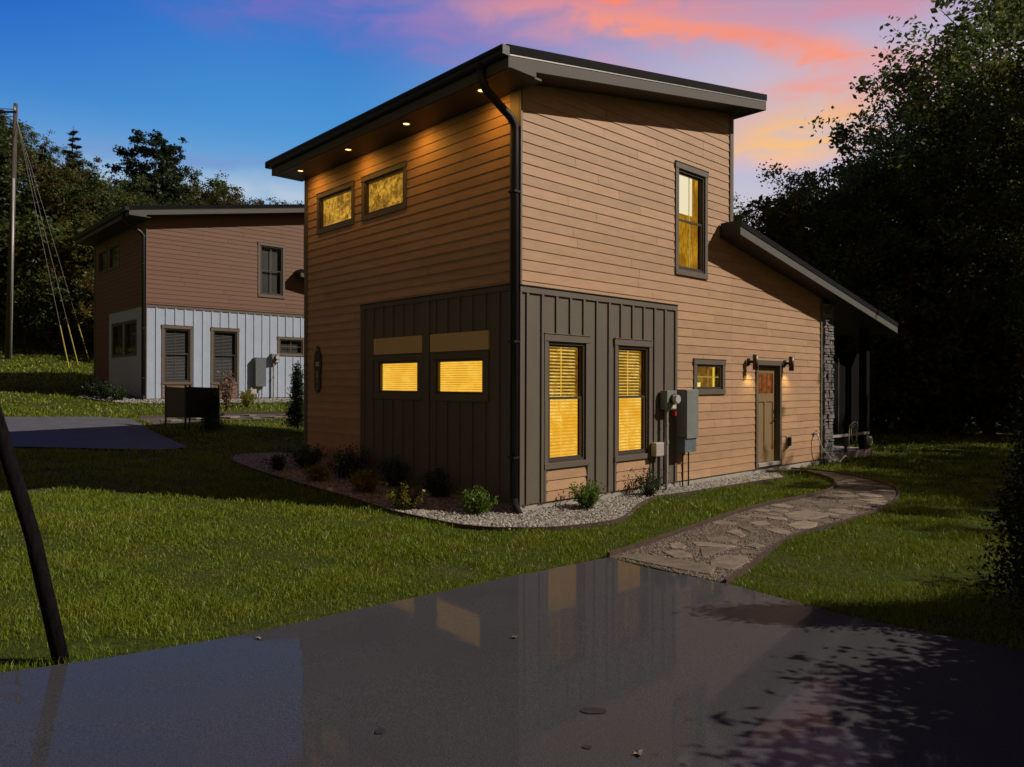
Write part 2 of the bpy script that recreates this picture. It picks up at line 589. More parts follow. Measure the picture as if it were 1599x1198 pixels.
def ter(x, y):
    x = np.asarray(x, float)
    y = np.asarray(y, float)
    z = -.14 + .060 * sp(-x - 1, .8) * ss(3.5, 9, y)
    z = z + .055 * sp(y - 14, 1.) * ss(1, -5, x) * (1 - ss(60, 110, y) * .0)
    z = z + .42 * sp(y - 44 - .25 * (x + 25), 3.) * ss(-6, -22, x) * ss(150, 60, y)
    return z


def tz(x, y):
    return float(ter(x, y))


def in_poly(x, y, poly):
    x = np.asarray(x)
    y = np.asarray(y)
    ins = np.zeros(x.shape, bool)
    n = len(poly)
    for i in range(n):
        x1, y1 = poly[i]
        x2, y2 = poly[(i + 1) % n]
        if y1 == y2:
            continue
        c = ((y1 > y) != (y2 > y)) & (x < (x2 - x1) * (y - y1) / (y2 - y1) + x1)
        ins ^= c
    return ins


def smooth_line(pts, step=0.25, closed=False):
    """Catmull-Rom through the points"""
    P = [Vector((p[0], p[1], 0)) for p in pts]
    out = []
    n = len(P)
    rng = range(n) if closed else range(n - 1)
    for i in rng:
        p0 = P[(i - 1) % n] if (closed or i > 0) else P[0] * 2 - P[1]
        p1 = P[i]
        p2 = P[(i + 1) % n]
        p3 = P[(i + 2) % n] if (closed or i + 2 < n) else P[-1] * 2 - P[-2]
        k = max(1, int((p2 - p1).length / step))
        for j in range(k):
            t = j / k
            q = 0.5 * ((2 * p1) + (-p0 + p2) * t + (2 * p0 - 5 * p1 + 4 * p2 - p3) * t * t + (-p0 + 3 * p1 - 3 * p2 + p3) * t ** 3)
            out.append((q.x, q.y))
    if not closed:
        out.append((P[-1].x, P[-1].y))
    return out


def sheet(name, poly, res, dz, mat):
    xs = [p[0] for p in poly]
    ys = [p[1] for p in poly]
    pts = [Vector(p) for p in poly]
    nb = len(pts)
    gx, gy = np.meshgrid(np.arange(min(xs), max(xs), res), np.arange(min(ys), max(ys), res))
    gx, gy = gx.ravel(), gy.ravel()
    m = in_poly(gx, gy, poly)
    pts += [Vector((a, b)) for a, b in zip(gx[m], gy[m])]
    edges = [(i, (i + 1) % nb) for i in range(nb)]
    r = delaunay_2d_cdt(pts, edges, [], 1, 1e-4)
    v, f = r[0], r[2]
    me = bpy.data.meshes.new(name)
    me.from_pydata([(p.x, p.y, tz(p.x, p.y) + dz) for p in v], [], [tuple(q) for q in f])
    me.materials.append(mat)
    me.update()
    if len(me.polygons) and me.polygons[0].normal.z < 0:
        me.flip_normals()
    return link(name, me)


# ground: one graded sheet to the horizon
def axis(lo, hi, a, b, fine):
    inner = np.arange(a, b + fine / 2, fine)
    left = []
    x, st = a, fine
    while x > lo:
        st *= 1.25
        x -= st
        left.append(max(x, lo))
    right = []
    x, st = inner[-1], fine
    while x < hi:
        st *= 1.25
        x += st
        right.append(min(x, hi))
    return np.array(left[::-1] + list(inner) + right)


ax_ = axis(-900, 900, -34, 20, 0.3)
ay_ = axis(-300, 1300, -2, 62, 0.3)
GX, GY = np.meshgrid(ax_, ay_)
GZ = ter(GX, GY)
nx_, ny_ = len(ax_), len(ay_)
ii = np.arange(ny_ - 1)[:, None] * nx_ + np.arange(nx_ - 1)[None, :]
quads = np.stack([ii, ii + 1, ii + 1 + nx_, ii + nx_], -1).reshape(-1, 4)
gme = np_mesh('ground', np.stack([GX, GY, GZ], -1).reshape(-1, 3), 4, GROUND, len(quads), quads)
gme.polygons.foreach_set('use_smooth', np.ones(len(quads), bool))
tag(link('ground', gme), kind='structure')

drive_edge = [(-14.0, 1.9), (-8.0, 3.1), (-5.0, 4.0), (-3.34, 4.77), (-2.74, 5.05), (-2.02, 5.5), (-0.95, 6.41), (0.04, 7.26), (1.07, 8.06),
              (1.43, 7.60), (2.06, 7.05), (2.35, 6.65), (2.63, 6.3), (2.92, 5.95), (3.21, 5.68), (3.5, 5.41), (4.2, 4.9), (8, 3.2), (13, 2.0)]
dp = drive_edge + [(13, -6.0), (-14, -6.0)]
tag(sheet('driveway', dp, 0.5, 0.022, ASPHALT), kind='structure')

inner = [(1.07, 8.07), (1.97, 9.14), (3.03, 10.46), (3.91, 11.44), (4.68, 12.11), (5.48, 12.85), (6.0, 13.6), (6.42, 14.64), (6.39, 15.89), (5.50, 15.78)]
outer = [(2.06, 7.05), (2.54, 7.72), (3.11, 8.63), (3.76, 9.41), (4.81, 10.34), (5.88, 11.48), (6.71, 12.66), (7.15, 13.72), (7.18, 14.81), (6.95, 16.0), (6.35, 16.60)]
inner_s = smooth_line(inner[:-1], 0.2) + smooth_line([inner[-2], inner[-1]], 0.2)[1:]
outer_s = smooth_line(outer, 0.2)
walk_poly = inner_s + outer_s[::-1]
bed = [(5.75, 15.95), (5.60, 15.00), (4.94, 14.40), (3.77, 13.4), (2.88, 12.62), (2.47, 12.36), (2.04, 11.58), (1.66, 10.55), (1.32, 10.04), (0.57, 9.61), (0.03, 9.53),
       (-0.22, 9.52), (-0.67, 9.67), (-1.26, 10.13), (-1.8, 10.60), (-2.53, 11.45), (-3.39, 12.31), (-4.39, 13.31), (-5.23, 14.2), (-5.7, 14.87), (-5.8, 15.56), (-5.29, 16.03), (-4.5, 16.2)]
bed_s = smooth_line(bed, 0.2)
HA = math.radians(46.8)
RD = (math.sin(HA), math.cos(HA))
LD = (-math.cos(HA), math.sin(HA))
K1 = (0.118, 10.79)
K2 = (-12.544, 25.07)
HROT = math.radians(43.2)


def hw(K, s, t):
    return (K[0] + s * RD[0] + t * LD[0], K[1] + s * RD[1] + t * LD[1])


bed_poly = bed_s + [hw(K1, 0.3, 6.4), hw(K1, 0.3, 0.3), hw(K1, 6.9, 0.3)]
tag(sheet('walkway', walk_poly, 0.3, 0.016, BEDSOIL), kind='structure')
tag(sheet('planting_bed', bed_poly, 0.3, 0.012, BEDSOIL), kind='structure')
house1_poly = [hw(K1, 0, 0), hw(K1, 13.2, 0), hw(K1, 13.2, 6.6), hw(K1, 0, 6.6)]
house2_poly = [hw(K2, 0, 0), hw(K2, 10, 0), hw(K2, 10, 6.6), hw(K2, 0, 6.6)]
fardrive = [(-30, 18.2), (-20, 18.6), (-13.3, 18.9), (-11.5, 20.1), (-10.49, 20.14), (-8.86, 18.08), (-7.1, 16.06), (-7.46, 15.5), (-10.11, 14.75), (-20, 14.4), (-30, 14.2)]
tag(sheet('far_driveway', fardrive, 0.4, 0.03, ASPHALT_DRY), kind='structure')
farpath = smooth_line([(-10.4, 20.2), (-9.3, 21.9), (-8.2, 23.0), (-7.0, 23.9), (-4.5, 26.0)], 0.4) + smooth_line([(-3.6, 25.0), (-6.3, 22.9), (-7.6, 21.7), (-8.6, 20.7), (-9.4, 19.3)], 0.4)
tag(sheet('far_path', farpath, 0.4, 0.025, BEDSOIL), kind='structure')
bed2_poly = [(-15.4, 26.6), (-14.6, 24.6), (-12.6, 23.7), (-11.2, 24.6), (-9.0, 26.7), (-6.0, 29.4), hw(K2, 9, 0.3), hw(K2, 0.2, 0.2), hw(K2, 0.2, 6.0)]
tag(sheet('far_planting_bed', bed2_poly, 0.4, 0.025, BEDSOIL), kind='structure')

rng = np.random.default_rng(7)


# ------------------------------------------------------------------ gravel and grass
def pebbles(name, poly, dens, smin, smax, mat, dz, bounds=None, avoid=()):
    xs = [p[0] for p in poly]
    ys = [p[1] for p in poly]
    x0, x1, y0, y1 = min(xs), max(xs), min(ys), max(ys)
    n = int((x1 - x0) * (y1 - y0) * dens)
    x = rng.uniform(x0, x1, n)
    y = rng.uniform(y0, y1, n)
    k = in_poly(x, y, poly)
    for a in avoid:
        k &= ~in_poly(x, y, a)
    x, y = x[k], y[k]
    n = len(x)
    s = rng.uniform(smin, smax, n)
    base = np.array([[1, 0, 0], [0.3, 0.8, 0.1], [-0.8, 0.5, 0], [-0.7, -0.6, 0.1], [0.4, -0.8, 0], [0.05, 0.05, 0.75], [0, 0, -0.6]], float)
    fc = np.array([[0, 1, 5], [1, 2, 5], [2, 3, 5], [3, 4, 5], [4, 0, 5]])
    th = rng.uniform(0, 2 * PI, n)
    V = base[None] * (1 + rng.uniform(-.25, .25, (n, 7, 3)))
    V[..., 1] *= rng.uniform(.5, .9, n)[:, None]
    V *= s[:, None, None]
    c, s_ = np.cos(th)[:, None], np.sin(th)[:, None]
    X = V[..., 0] * c - V[..., 1] * s_
    Y = V[..., 0] * s_ + V[..., 1] * c
    Z = V[..., 2] + V[..., 0] * rng.uniform(-.5, .5, n)[:, None]
    P = np.stack([X + x[:, None], Y + y[:, None], Z + (ter(x, y) + dz + rng.uniform(0, smax * .5, n))[:, None]], -1).reshape(-1, 3)
    idx = (fc[None] + (np.arange(n) * 7)[:, None, None]).reshape(-1, 3)
    me = np_mesh(name, P, 3, mat, len(idx), idx)
    return tag(link(name, me), kind='stuff')


def grass(name, areas, mat, avoid, label=None):
    """areas: (x0,x1,y0,y1,density,hmin,hmax,width)"""
    allP, allI, off = [], [], 0
    for (x0, x1, y0, y1, dens, h0, h1, wd) in areas:
        n = int((x1 - x0) * (y1 - y0) * dens)
        x = rng.uniform(x0, x1, n)
        y = rng.uniform(y0, y1, n)
        keep = (np.abs(x) < y * 0.74 + 0.8)
        for a in avoid:
            if a is dp:
                keep &= ~in_poly(x + rng.normal(0, .035, n), y + rng.normal(0, .03, n) - .015, a)
            else:
                keep &= ~in_poly(x, y, a)
        # tussocks and thin places
        f = np.sin(x * 2.3 + 1.3 * np.sin(y * 1.7)) * np.sin(y * 2.9 + 1.1 * np.sin(x * 2.1)) + .6 * np.sin(x * 7.1 + y * 3.3) * np.sin(y * 6.3 - x * 2.2)
        keep &= rng.uniform(0, 1, n) < np.clip(.78 + .35 * f, .12, 1)
        bare = ((x + 2.9) ** 2 / .28 + (y - 5.2) ** 2 / .05) < 1
        keep &= ~(bare & (rng.uniform(0, 1, n) < .85))
        # worn soil where the right-hand lawn meets the drive
        worn = np.exp(-(((x - 3.9) / 1.5) ** 2 + ((y - 7.4) / .75) ** 2))
        keep &= ~(rng.uniform(0, 1, n) < worn * .8)
        x, y, f = x[keep], y[keep], f[keep]
        n = len(x)
        h = rng.uniform(h0, h1, n) * (1 + .5 * f) * (1 + .25 * np.sin(x * 1.1 + 2) * np.sin(y * .9))
        tall = rng.uniform(0, 1, n) < .012
        h = np.where(tall, h * 1.9, h)
        th = rng.uniform(0, 2 * PI, n)
        lean = rng.uniform(.15, 1.0, n) * h
        la = th + rng.uniform(-1, 1, n)
        z = ter(x, y)
        cw, sw = np.cos(th) * wd, np.sin(th) * wd
        cl, sl = np.cos(la) * lean, np.sin(la) * lean
        P = np.empty((n, 5, 3))
        P[:, 0] = np.stack([x - cw, y - sw, z - .01], -1)
        P[:, 1] = np.stack([x + cw, y + sw, z - .01], -1)
        P[:, 2] = np.stack([x + cw * .8 + cl * .35, y + sw * .8 + sl * .35, z + h * .6], -1)
        P[:, 3] = np.stack([x - cw * .8 + cl * .35, y - sw * .8 + sl * .35, z + h * .6], -1)
        P[:, 4] = np.stack([x + cl, y + sl, z + h * .92], -1)
        T = np.array([[0, 1, 2], [0, 2, 3], [3, 2, 4]])
        allI.append((T[None] + (np.arange(n) * 5 + off)[:, None, None]).reshape(-1, 3))
        allP.append(P.reshape(-1, 3))
        off += n * 5
    P = np.concatenate(allP)
    I = np.concatenate(allI)
    me = np_mesh(name, P, 3, mat, len(I), I)
    return tag(link(name, me), kind='stuff')


AV = [dp, walk_poly, bed_poly, house1_poly, house2_poly, fardrive, farpath, bed2_poly]
grass('grass', [
    (-9.5, 7, 4.4, 7.5, 4600, .022, .060, .0024),
    (-9.5, 9, 7.5, 10.5, 2700, .025, .062, .0034),
    (-12, 11, 10.5, 15, 900, .028, .065, .0055),
    (-16, 15, 15, 21, 300, .035, .08, .010),
    (-22, 19, 21, 30, 110, .035, .085, .018),
    (-32, 22, 30, 42, 40, .05, .12, .03),
], GRASS, AV)
pebbles('gravel', bed_poly, 1500, .016, .034, PEBBLE, .016)
pebbles('gravel', bed2_poly, 160, .03, .05, PEBBLE, .03)


# ------------------------------------------------------------------ edging strips
def edging(name, line, h, th, parent=None, step=1.0):
    """a bent metal strip following the line"""
    mb = MB()
    n = len(line)
    P = []
    for i, (x, y) in enumerate(line):
        x0, y0 = line[max(i - 1, 0)]
        x1, y1 = line[min(i + 1, n - 1)]
        d = Vector((x1 - x0, y1 - y0)).normalized()
        nn = Vector((-d.y, d.x)) * th / 2
        z = tz(x, y)
        P += [(x + nn.x, y + nn.y, z - .05), (x - nn.x, y - nn.y, z - .05), (x - nn.x, y - nn.y, z + h), (x + nn.x, y + nn.y, z + h)]
    F = []
    for i in range(n - 1):
        a = i * 4
        for k in range(4):
            F.append((a + k, a + (k + 1) % 4, a + 4 + (k + 1) % 4, a + 4 + k))
    F.append((3, 2, 1, 0))
    F.append((4 * n - 4, 4 * n - 3, 4 * n - 2, 4 * n - 1))
    mb.poly(P, F)
    return mb.obj(name, EDGE, parent)


tag(edging('landscape_edging', bed_s, .055, .022), 'dark curved metal edging around the pebble bed of the near house', 'edging')
tag(edging('landscape_edging', inner_s, .075, .035), 'rusty brown edging on the house side of the stone walkway', 'edging')
tag(edging('landscape_edging', outer_s, .055, .03), 'dark edging on the outer lawn side of the curving stone walkway', 'edging')
tag(edging('landscape_edging', smooth_line([(-10.4, 20.3), (-9.3, 22.0), (-8.2, 23.1), (-7.0, 24.0), (-4.5, 26.1)], .5), .09, .04), 'dark edging along the far side of the path before the farther house', 'edging')

# ------------------------------------------------------------------ flagstones
walkway = bpy.data.objects['walkway']
stones = [[(1.2, 8.06), (1.44, 8.19), (1.63, 8.06), (1.89, 7.87), (2.09, 7.65), (1.97, 7.37), (1.73, 7.55), (1.48, 7.78)], [(2.16, 7.88), (2.37, 8.12), (2.59, 8.1), (2.54, 7.88), (2.28, 7.54), (2.11, 7.67)], [(2.21, 8.51), (2.4, 8.52), (2.5, 8.47), (2.28, 8.23), (2.12, 8.07)], [(1.73, 8.31), (1.92, 8.36), (2.01, 8.23), (1.99, 8.05), (1.8, 8.04)], [(1.89, 8.71), (2.01, 8.78), (2.05, 8.61), (1.98, 8.46), (1.87, 8.49)], [(2.19, 8.82), (2.38, 8.77), (2.63, 8.6), (2.49, 8.52), (2.2, 8.61)], [(2.43, 9.09), (2.67, 9.15), (2.75, 8.93), (2.67, 8.83), (2.42, 8.91)], [(2.64, 8.42), (2.78, 8.38), (2.74, 8.24), (2.6, 8.24)], [(2.76, 8.62), (2.93, 8.78), (2.99, 8.63), (2.85, 8.52)], [(2.79, 9.45), (2.96, 9.61), (2.97, 9.27), (2.86, 9.13)], [(3.04, 9.76), (3.22, 9.87), (3.19, 9.51), (3.09, 9.45)], [(3.35, 9.64), (3.55, 9.71), (3.6, 9.46), (3.49, 9.28), (3.4, 9.42)], [(3.75, 9.91), (4.02, 10.18), (4.23, 10.12), (4.01, 9.72), (3.78, 9.71)], [(3.3, 10.1), (3.56, 10.24), (3.52, 9.97), (3.32, 9.92)], [(4.03, 10.77), (4.47, 11.1), (4.65, 10.71), (4.3, 10.4), (3.98, 10.44)]]
rs = random.Random(5)


def centre_line(t):
    n = len(inner_s) - 1
    m = len(outer_s) - 1
    a = inner_s[int(t * n)]
    b = outer_s[int(t * m)]
    return a, b


def flat_stone(parent, poly, z, h, mat=FLAG, name='flagstone'):
    n = len(poly)
    cx = sum(p[0] for p in poly) / n
    cy = sum(p[1] for p in poly) / n
    a = sum(poly[i][0] * poly[(i + 1) % n][1] - poly[(i + 1) % n][0] * poly[i][1] for i in range(n))
    if a < 0:
        poly = poly[::-1]
    top = [(cx + (x - cx) * .96, cy + (y - cy) * .96, z + h) for x, y in poly]
    mid = [(x, y, z + h - .008) for x, y in poly]
    low = [(x, y, z - .02) for x, y in poly]
    mb = MB()
    F = [tuple(range(n))]
    for i in range(n):
        j = (i + 1) % n
        F.append((i, n + i, n + j, j))
        F.append((n + i, 2 * n + i, 2 * n + j, n + j))
    mb.poly(top + mid + low, F)
    return mb.obj(name, mat, parent)


made = []
for p in stones:
    cx = sum(q[0] for q in p) / len(p)
    cy = sum(q[1] for q in p) / len(p)
    p = [(cx + (x - cx) * 1.12, cy + (y - cy) * 1.12) for x, y in p]
    made.append((cx, cy, .30))
    flat_stone(walkway, p, tz(cx, cy) + .02, rs.uniform(.012, .018))
tries = 0
placed = 0
while placed < 90 and tries < 12000:
    tries += 1
    t = rs.uniform(.26, .99)
    a, b = centre_line(t)
    u = rs.uniform(.12, .88)
    x, y = a[0] + (b[0] - a[0]) * u, a[1] + (b[1] - a[1]) * u
    r = rs.uniform(.12, .33)
    if any((x - q[0]) ** 2 + (y - q[1]) ** 2 < (r * .92 + q[2] * .92) ** 2 for q in made if len(q) == 3):
        continue
    k = rs.randint(6, 9)
    th0 = rs.uniform(0, 6.28)
    poly = [(x + r * rs.uniform(.86, 1.12) * math.cos(th0 + 6.283 * i / k), y + r * rs.uniform(.86, 1.12) * math.sin(th0 + 6.283 * i / k)) for i in range(k)]
    if not in_poly(np.array([q[0] for q in poly]), np.array([q[1] for q in poly]), walk_poly).all():
        continue
    made.append((x, y, r))
    placed += 1
    flat_stone(walkway, poly, tz(x, y) + .02, rs.uniform(.011, .018))
pebbles('gravel', walk_poly, 4200, .008, .016, PEA, .018)
farp = bpy.data.objects['far_path']
made2 = []
tries = 0
while len(made2) < 34 and tries < 3000:
    tries += 1
    t = rs.random()
    x = -10.2 + 6.2 * t + rs.uniform(-.9, .9)
    y = 19.9 + 5.6 * t + rs.uniform(-.9, .9)
    r = rs.uniform(.22, .42)
    if any((x - q[0]) ** 2 + (y - q[1]) ** 2 < (r + q[2]) ** 2 for q in made2):
        continue
    k = rs.randint(5, 7)
    poly = [(x + r * rs.uniform(.8, 1.2) * math.cos(6.283 * i / k), y + r * rs.uniform(.8, 1.2) * math.sin(6.283 * i / k)) for i in range(k)]
    if not in_poly(np.array([q[0] for q in poly]), np.array([q[1] for q in poly]), farpath).all():
        continue
    made2.append((x, y, r))
    flat_stone(farp, poly, tz(x, y) + .03, .02)


# ------------------------------------------------------------------ houses
def RF(s, o, z):
    return (s, -o, z)


def LF(s, o, z):
    return (-o, s, z)


EXPO = 0.1585


def carve(rects, hole):
    """subtract hole from rects (s0,s1,z0,z1)"""
    out = []
    h0, h1, g0, g1 = hole
    for (a, b, c, d) in rects:
        if h1 <= a or h0 >= b or g1 <= c or g0 >= d:
            out.append((a, b, c, d))
            continue
        if h0 > a:
            out.append((a, h0, c, d))
        if h1 < b:
            out.append((h1, b, c, d))
        a2, b2 = max(a, h0), min(b, h1)
        if g0 > c:
            out.append((a2, b2, c, g0))
        if g1 < d:
            out.append((a2, b2, g1, d))
    return out


def siding(parent, F, s0, s1, z0, zmax, top, holes, mat, merge=False, seed=1, maxlen=3.66, name='siding_board', lap=(.018, .011)):
    r = random.Random(seed)
    allb = MB(F)
    k = 0
    z = z0
    while z < zmax:
        # joints
        js = [s0]
        x = s0 + r.uniform(.9, maxlen)
        while x < s1 - .6:
            js.append(x)
            x += maxlen * r.choice((1, 1, .62, .8))
        js.append(s1)
        for a, b in zip(js[:-1], js[1:]):
            rects = [(a + (.003 if a > s0 else 0), b - (.003 if b < s1 else 0), z, z + EXPO)]
            for h in holes:
                rects = carve(rects, h)
            groups = []
            for q_ in rects:
                if q_[1] - q_[0] < .004 or q_[3] - q_[2] < .004:
                    continue
                hit = [g for g in groups if any(q_[0] <= w_[1] + 1e-5 and q_[1] >= w_[0] - 1e-5 for w_ in g)]
                ng = [q_]
                for g in hit:
                    ng += g
                    groups.remove(g)
                groups.append(ng)
            for rects in groups:
              mb = allb if merge else MB(F)
              made_any = False
              for (p, q, c, d) in rects:
                  if q - p < .004 or d - c < .004:
                      continue
                  # clip by the sloping top: break at each crossing
                  brk = [p, q]
                  for zz in (c, d):
                      N = 24
                      for i in range(N):
                          u0 = p + (q - p) * i / N
                          u1 = p + (q - p) * (i + 1) / N
                          f0, f1 = top(u0) - zz, top(u1) - zz
                          if f0 * f1 < 0:
                              brk.append(u0 + (u1 - u0) * f0 / (f0 - f1))
                  brk = sorted(brk)
                  for u0, u1 in zip(brk[:-1], brk[1:]):
                      if u1 - u0 < .003:
                          continue
                      d0, d1 = min(d, top(u0)), min(d, top(u1))
                      if (d0 + d1) / 2 - c < .004:
                          continue
                      d0, d1 = max(d0, c + .001), max(d1, c + .001)

                      def off(zv):
                          return lap[0] - lap[1] * (zv - z) / EXPO
                      mb.hexa([(u0, 0, c), (u1, 0, c), (u1, off(c), c), (u0, off(c), c),
                               (u0, 0, d0), (u1, 0, d1), (u1, off(d1), d1), (u0, off(d0), d0)])
                      made_any = True
              if made_any and not merge:
                  mb.obj(name, mat, parent)
                  k += 1
        z += EXPO
    if merge:
        o = allb.obj(name, mat, parent)
        o['kind'] = 'stuff'
    return k


def window(parent, F, s0, s1, z0, z1, kind, casing=(.09, .09, .11, .09), lit=True, case_mat=TRIM, depth=.09, outer=None):
    """s0..s1,z0..z1 is the frame opening; casing left,right,top,bottom widths"""
    cl, cr, ct, cb = casing
    w = MB(F)
    fw = .045
    # vinyl frame, set back from the casing
    for b in ((s0, s0 + fw, z0, z1), (s1 - fw, s1, z0, z1), (s0 + fw, s1 - fw, z0, z0 + fw), (s0 + fw, s1 - fw, z1 - fw, z1)):
        w.box(b[0], b[1], -.07, .008, b[2], b[3])
    win = w.obj('window', VINYL, parent)
    c = MB(F)
    if cl:
        c.box(s0 - cl, s0 - .001, 0, .034, z0 - .001, z1 + .001)
    if cr:
        c.box(s1 + .001, s1 + cr, 0, .034, z0 - .001, z1 + .001)
    c.box(s0 - cl - .012, s1 + cr + .012, 0, .042, z1 + .002, z1 + ct)
    c.box(s0 - cl, s1 + cr, 0, .042, z0 - cb, z0 - .002)
    c.box(s0 - cl - .014, s1 + cr + .014, 0, .052, z1 + ct + .001, z1 + ct + .014)
    c.obj('casing', case_mat, win, bevel=.002)
    gi = (s0 + fw, s1 - fw, z0 + fw, z1 - fw)
    g = MB(F)
    if kind in ('hung_blind', 'hung_room', 'hung_dark'):
        zm = (gi[2] + gi[3]) / 2 + (.06 if kind == 'hung_blind' else 0)
        sh = MB(F)
        sw = .032
        sh.box(gi[0], gi[1], -.04, -.012, zm - .02, zm + .02)
        for b in ((gi[0], gi[0] + sw, gi[2], zm - .02), (gi[1] - sw, gi[1], gi[2], zm - .02)):
            sh.box(b[0], b[1], -.045, -.012, b[2], b[3])
        sh.box(gi[0] + sw, gi[1] - sw, -.045, -.012, gi[2], gi[2] + sw)
        for b in ((gi[0], gi[0] + sw * .7, zm + .02, gi[3]), (gi[1] - sw * .7, gi[1], zm + .02, gi[3])):
            sh.box(b[0], b[1], -.060, -.030, b[2], b[3])
        sh.box(gi[0] + sw * .7, gi[1] - sw * .7, -.060, -.030, gi[3] - sw, gi[3])
        sh.obj('sash', VINYL, win)
        g.box(gi[0] + .02, gi[1] - .02, -.052, -.048, zm, gi[3] - .01)
        g.obj('pane', GLASS, win)
        g = MB(F)
        g.box(gi[0] + .02, gi[1] - .02, -.036, -.032, gi[2] + .01, zm)
        g.obj('pane', GLASS, win)
        if kind == 'hung_blind':
            nsl = 34
            hgt = (gi[3] - gi[2]) / nsl
            for i in range(nsl):
                zz = gi[2] + (i + .5) * hgt
                up = zz > zm
                sl = MB(F)
                tl = .016 if up else .021
                a, b = gi[0] + .012, gi[1] - (.10 if up else .05)
                sl.hexa([(a, -.098, zz + tl * .6), (b, -.098, zz + tl * .6), (b, -.070, zz - tl * .6), (a, -.070, zz - tl * .6),
                         (a, -.098, zz + tl * .6 + .003), (b, -.098, zz + tl * .6 + .003), (b, -.070, zz - tl * .6 + .003), (a, -.070, zz - tl * .6 + .003)])
                sl.obj('slat', SLAT_LIT_UP if (lit and up) else (SLAT_LIT if lit else SLAT_DIM), win)
            tp = MB(F)
            tp.box((s0 + s1) / 2 - .06, (s0 + s1) / 2 - .045, -.068, -.064, gi[2], gi[3])
            tp.obj('blind_tape', SLAT_LIT if lit else SLAT_DIM, win)
            bk = MB(F)
            bk.box(gi[0], gi[1], -.118, -.112, gi[2], zm)
            bk.obj('room_glow', AMBER if lit else DARKROOM, win)
            bk = MB(F)
            bk.box(gi[0], gi[1], -.118, -.112, zm + .001, gi[3])
            bk.obj('room_glow', AMBERU if lit else DARKROOM, win)
        elif kind == 'hung_room':
            bk = MB(F)
            bk.box(gi[0], gi[1], -.118, -.112, gi[2], gi[3])
            bk.obj('room_glow', AMBERR, win)
            bk = MB(F)
            bk.hexa([(gi[0], -.110, zm + .16), (gi[0] + .60, -.110, zm + .16), (gi[0] + .60, -.104, zm + .16), (gi[0], -.104, zm + .16),
                     (gi[0], -.110, gi[3]), (gi[0] + .60, -.110, gi[3]), (gi[0] + .60, -.104, gi[3]), (gi[0], -.104, gi[3])])
            bk.obj('lit_ceiling', CREAMG, win)
            mu = MB(F)
            mu.box((s0 + s1) / 2 - .012, (s0 + s1) / 2 + .012, -.030, -.024, gi[2], zm - .02)
            mu.obj('muntin', MUNT, win)
            mu = MB(F)
            mu.box((s0 + s1) / 2 - .012, (s0 + s1) / 2 + .012, -.047, -.041, zm + .02, gi[3])
            mu.obj('muntin', MUNT, win)
        else:
            bk = MB(F)
            bk.box(gi[0], gi[1], -.118, -.112, gi[2], gi[3])
            bk.obj('dark_interior', DARKROOM, win)
            mu = MB(F)
            mu.box((s0 + s1) / 2 - .012, (s0 + s1) / 2 + .012, -.047, -.041, gi[2], gi[3])
            mu.obj('muntin', TRIM, win)
    else:
        g.box(gi[0], gi[1], -.030, -.026, gi[2], gi[3])
        g.obj('pane', GLASS, win)
        bk = MB(F)
        if kind in ('shade', 'mottled'):
            bk.box(gi[0], gi[1], -.056, -.050, gi[2], gi[3])
        else:
            bk.box(gi[0], gi[1], -.118, -.112, gi[2], gi[3])
        bk.obj('room_glow', {'shade': AMBERB, 'mottled': AMBERM, 'plant': AMBERD, 'dark': DARKROOM, 'dark_blind': DARKROOM}[kind], win)
        if kind == 'shade':
            nsl = 13
            for i in range(nsl):
                zz = gi[2] + (i + .5) * (gi[3] - gi[2]) / nsl
                sl = MB(F)
                a, b = gi[0] + .03, gi[1]
                sl.hexa([(a, -.049, zz + .010), (b, -.049, zz + .010), (b, -.036, zz - .010), (a, -.036, zz - .010),
                         (a, -.049, zz + .013), (b, -.049, zz + .013), (b, -.036, zz - .007), (a, -.036, zz - .007)])
                sl.obj('slat', SLAT_LIT2, win)
        if kind in ('plant', 'dark'):
            mu = MB(F)
            sm_, zm = (gi[0] + gi[1]) / 2, (gi[2] + gi[3]) / 2
            mu.box(sm_ - .008, sm_ + .008, -.024, -.018, gi[2], gi[3])
            mu.box(gi[0], gi[1], -.0235, -.0185, zm - .008, zm + .008)
            mu.obj('muntin', MUNT if lit else TRIM, win)
        if kind == 'plant':
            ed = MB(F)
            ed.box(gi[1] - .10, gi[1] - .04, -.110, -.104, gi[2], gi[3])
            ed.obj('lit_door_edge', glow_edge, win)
    return win


SLAT_LIT = glow('lit_slat', (1.0, 0.70, 0.16), 1.0, (0.82, 0.40, 0.02), 5.0, (1, 1, 1))
SLAT_LIT_UP = glow('lit_slat_upper', (1.0, 0.74, 0.22), 0.95, (0.62, 0.36, 0.03), 7.0, (1, 1, 1))
SLAT_LIT2 = glow('lit_slat_side', (1.0, 0.62, 0.09), 1.0, (0.95, 0.50, 0.045), 3.0)
SLAT_DIM = plain('unlit_slat', (0.10, 0.11, 0.11), 0.5, 0.1, 9.0)
AMBERU = glow('amber_room_upper', (0.40, 0.19, 0.01), 0.8, (0.10, 0.04, 0.003), 6.0)
AMBERR = glow('amber_room_tall', (0.62, 0.32, 0.016), 0.9, (0.22, 0.085, 0.004), 22.0, (1, 1, .3), .8)
MUNT = plain('lit_muntin', (0.55, 0.42, 0.12), 0.5, 0.05, 9.0)
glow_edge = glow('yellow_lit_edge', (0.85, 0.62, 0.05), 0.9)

RS = .177     # roof slope
OV = .45      # gable overhang


def under(x):
    return 6.235 + RS * x


LS = .1815


def lunder(x):
    return 4.72 - LS * (x - 5.48)


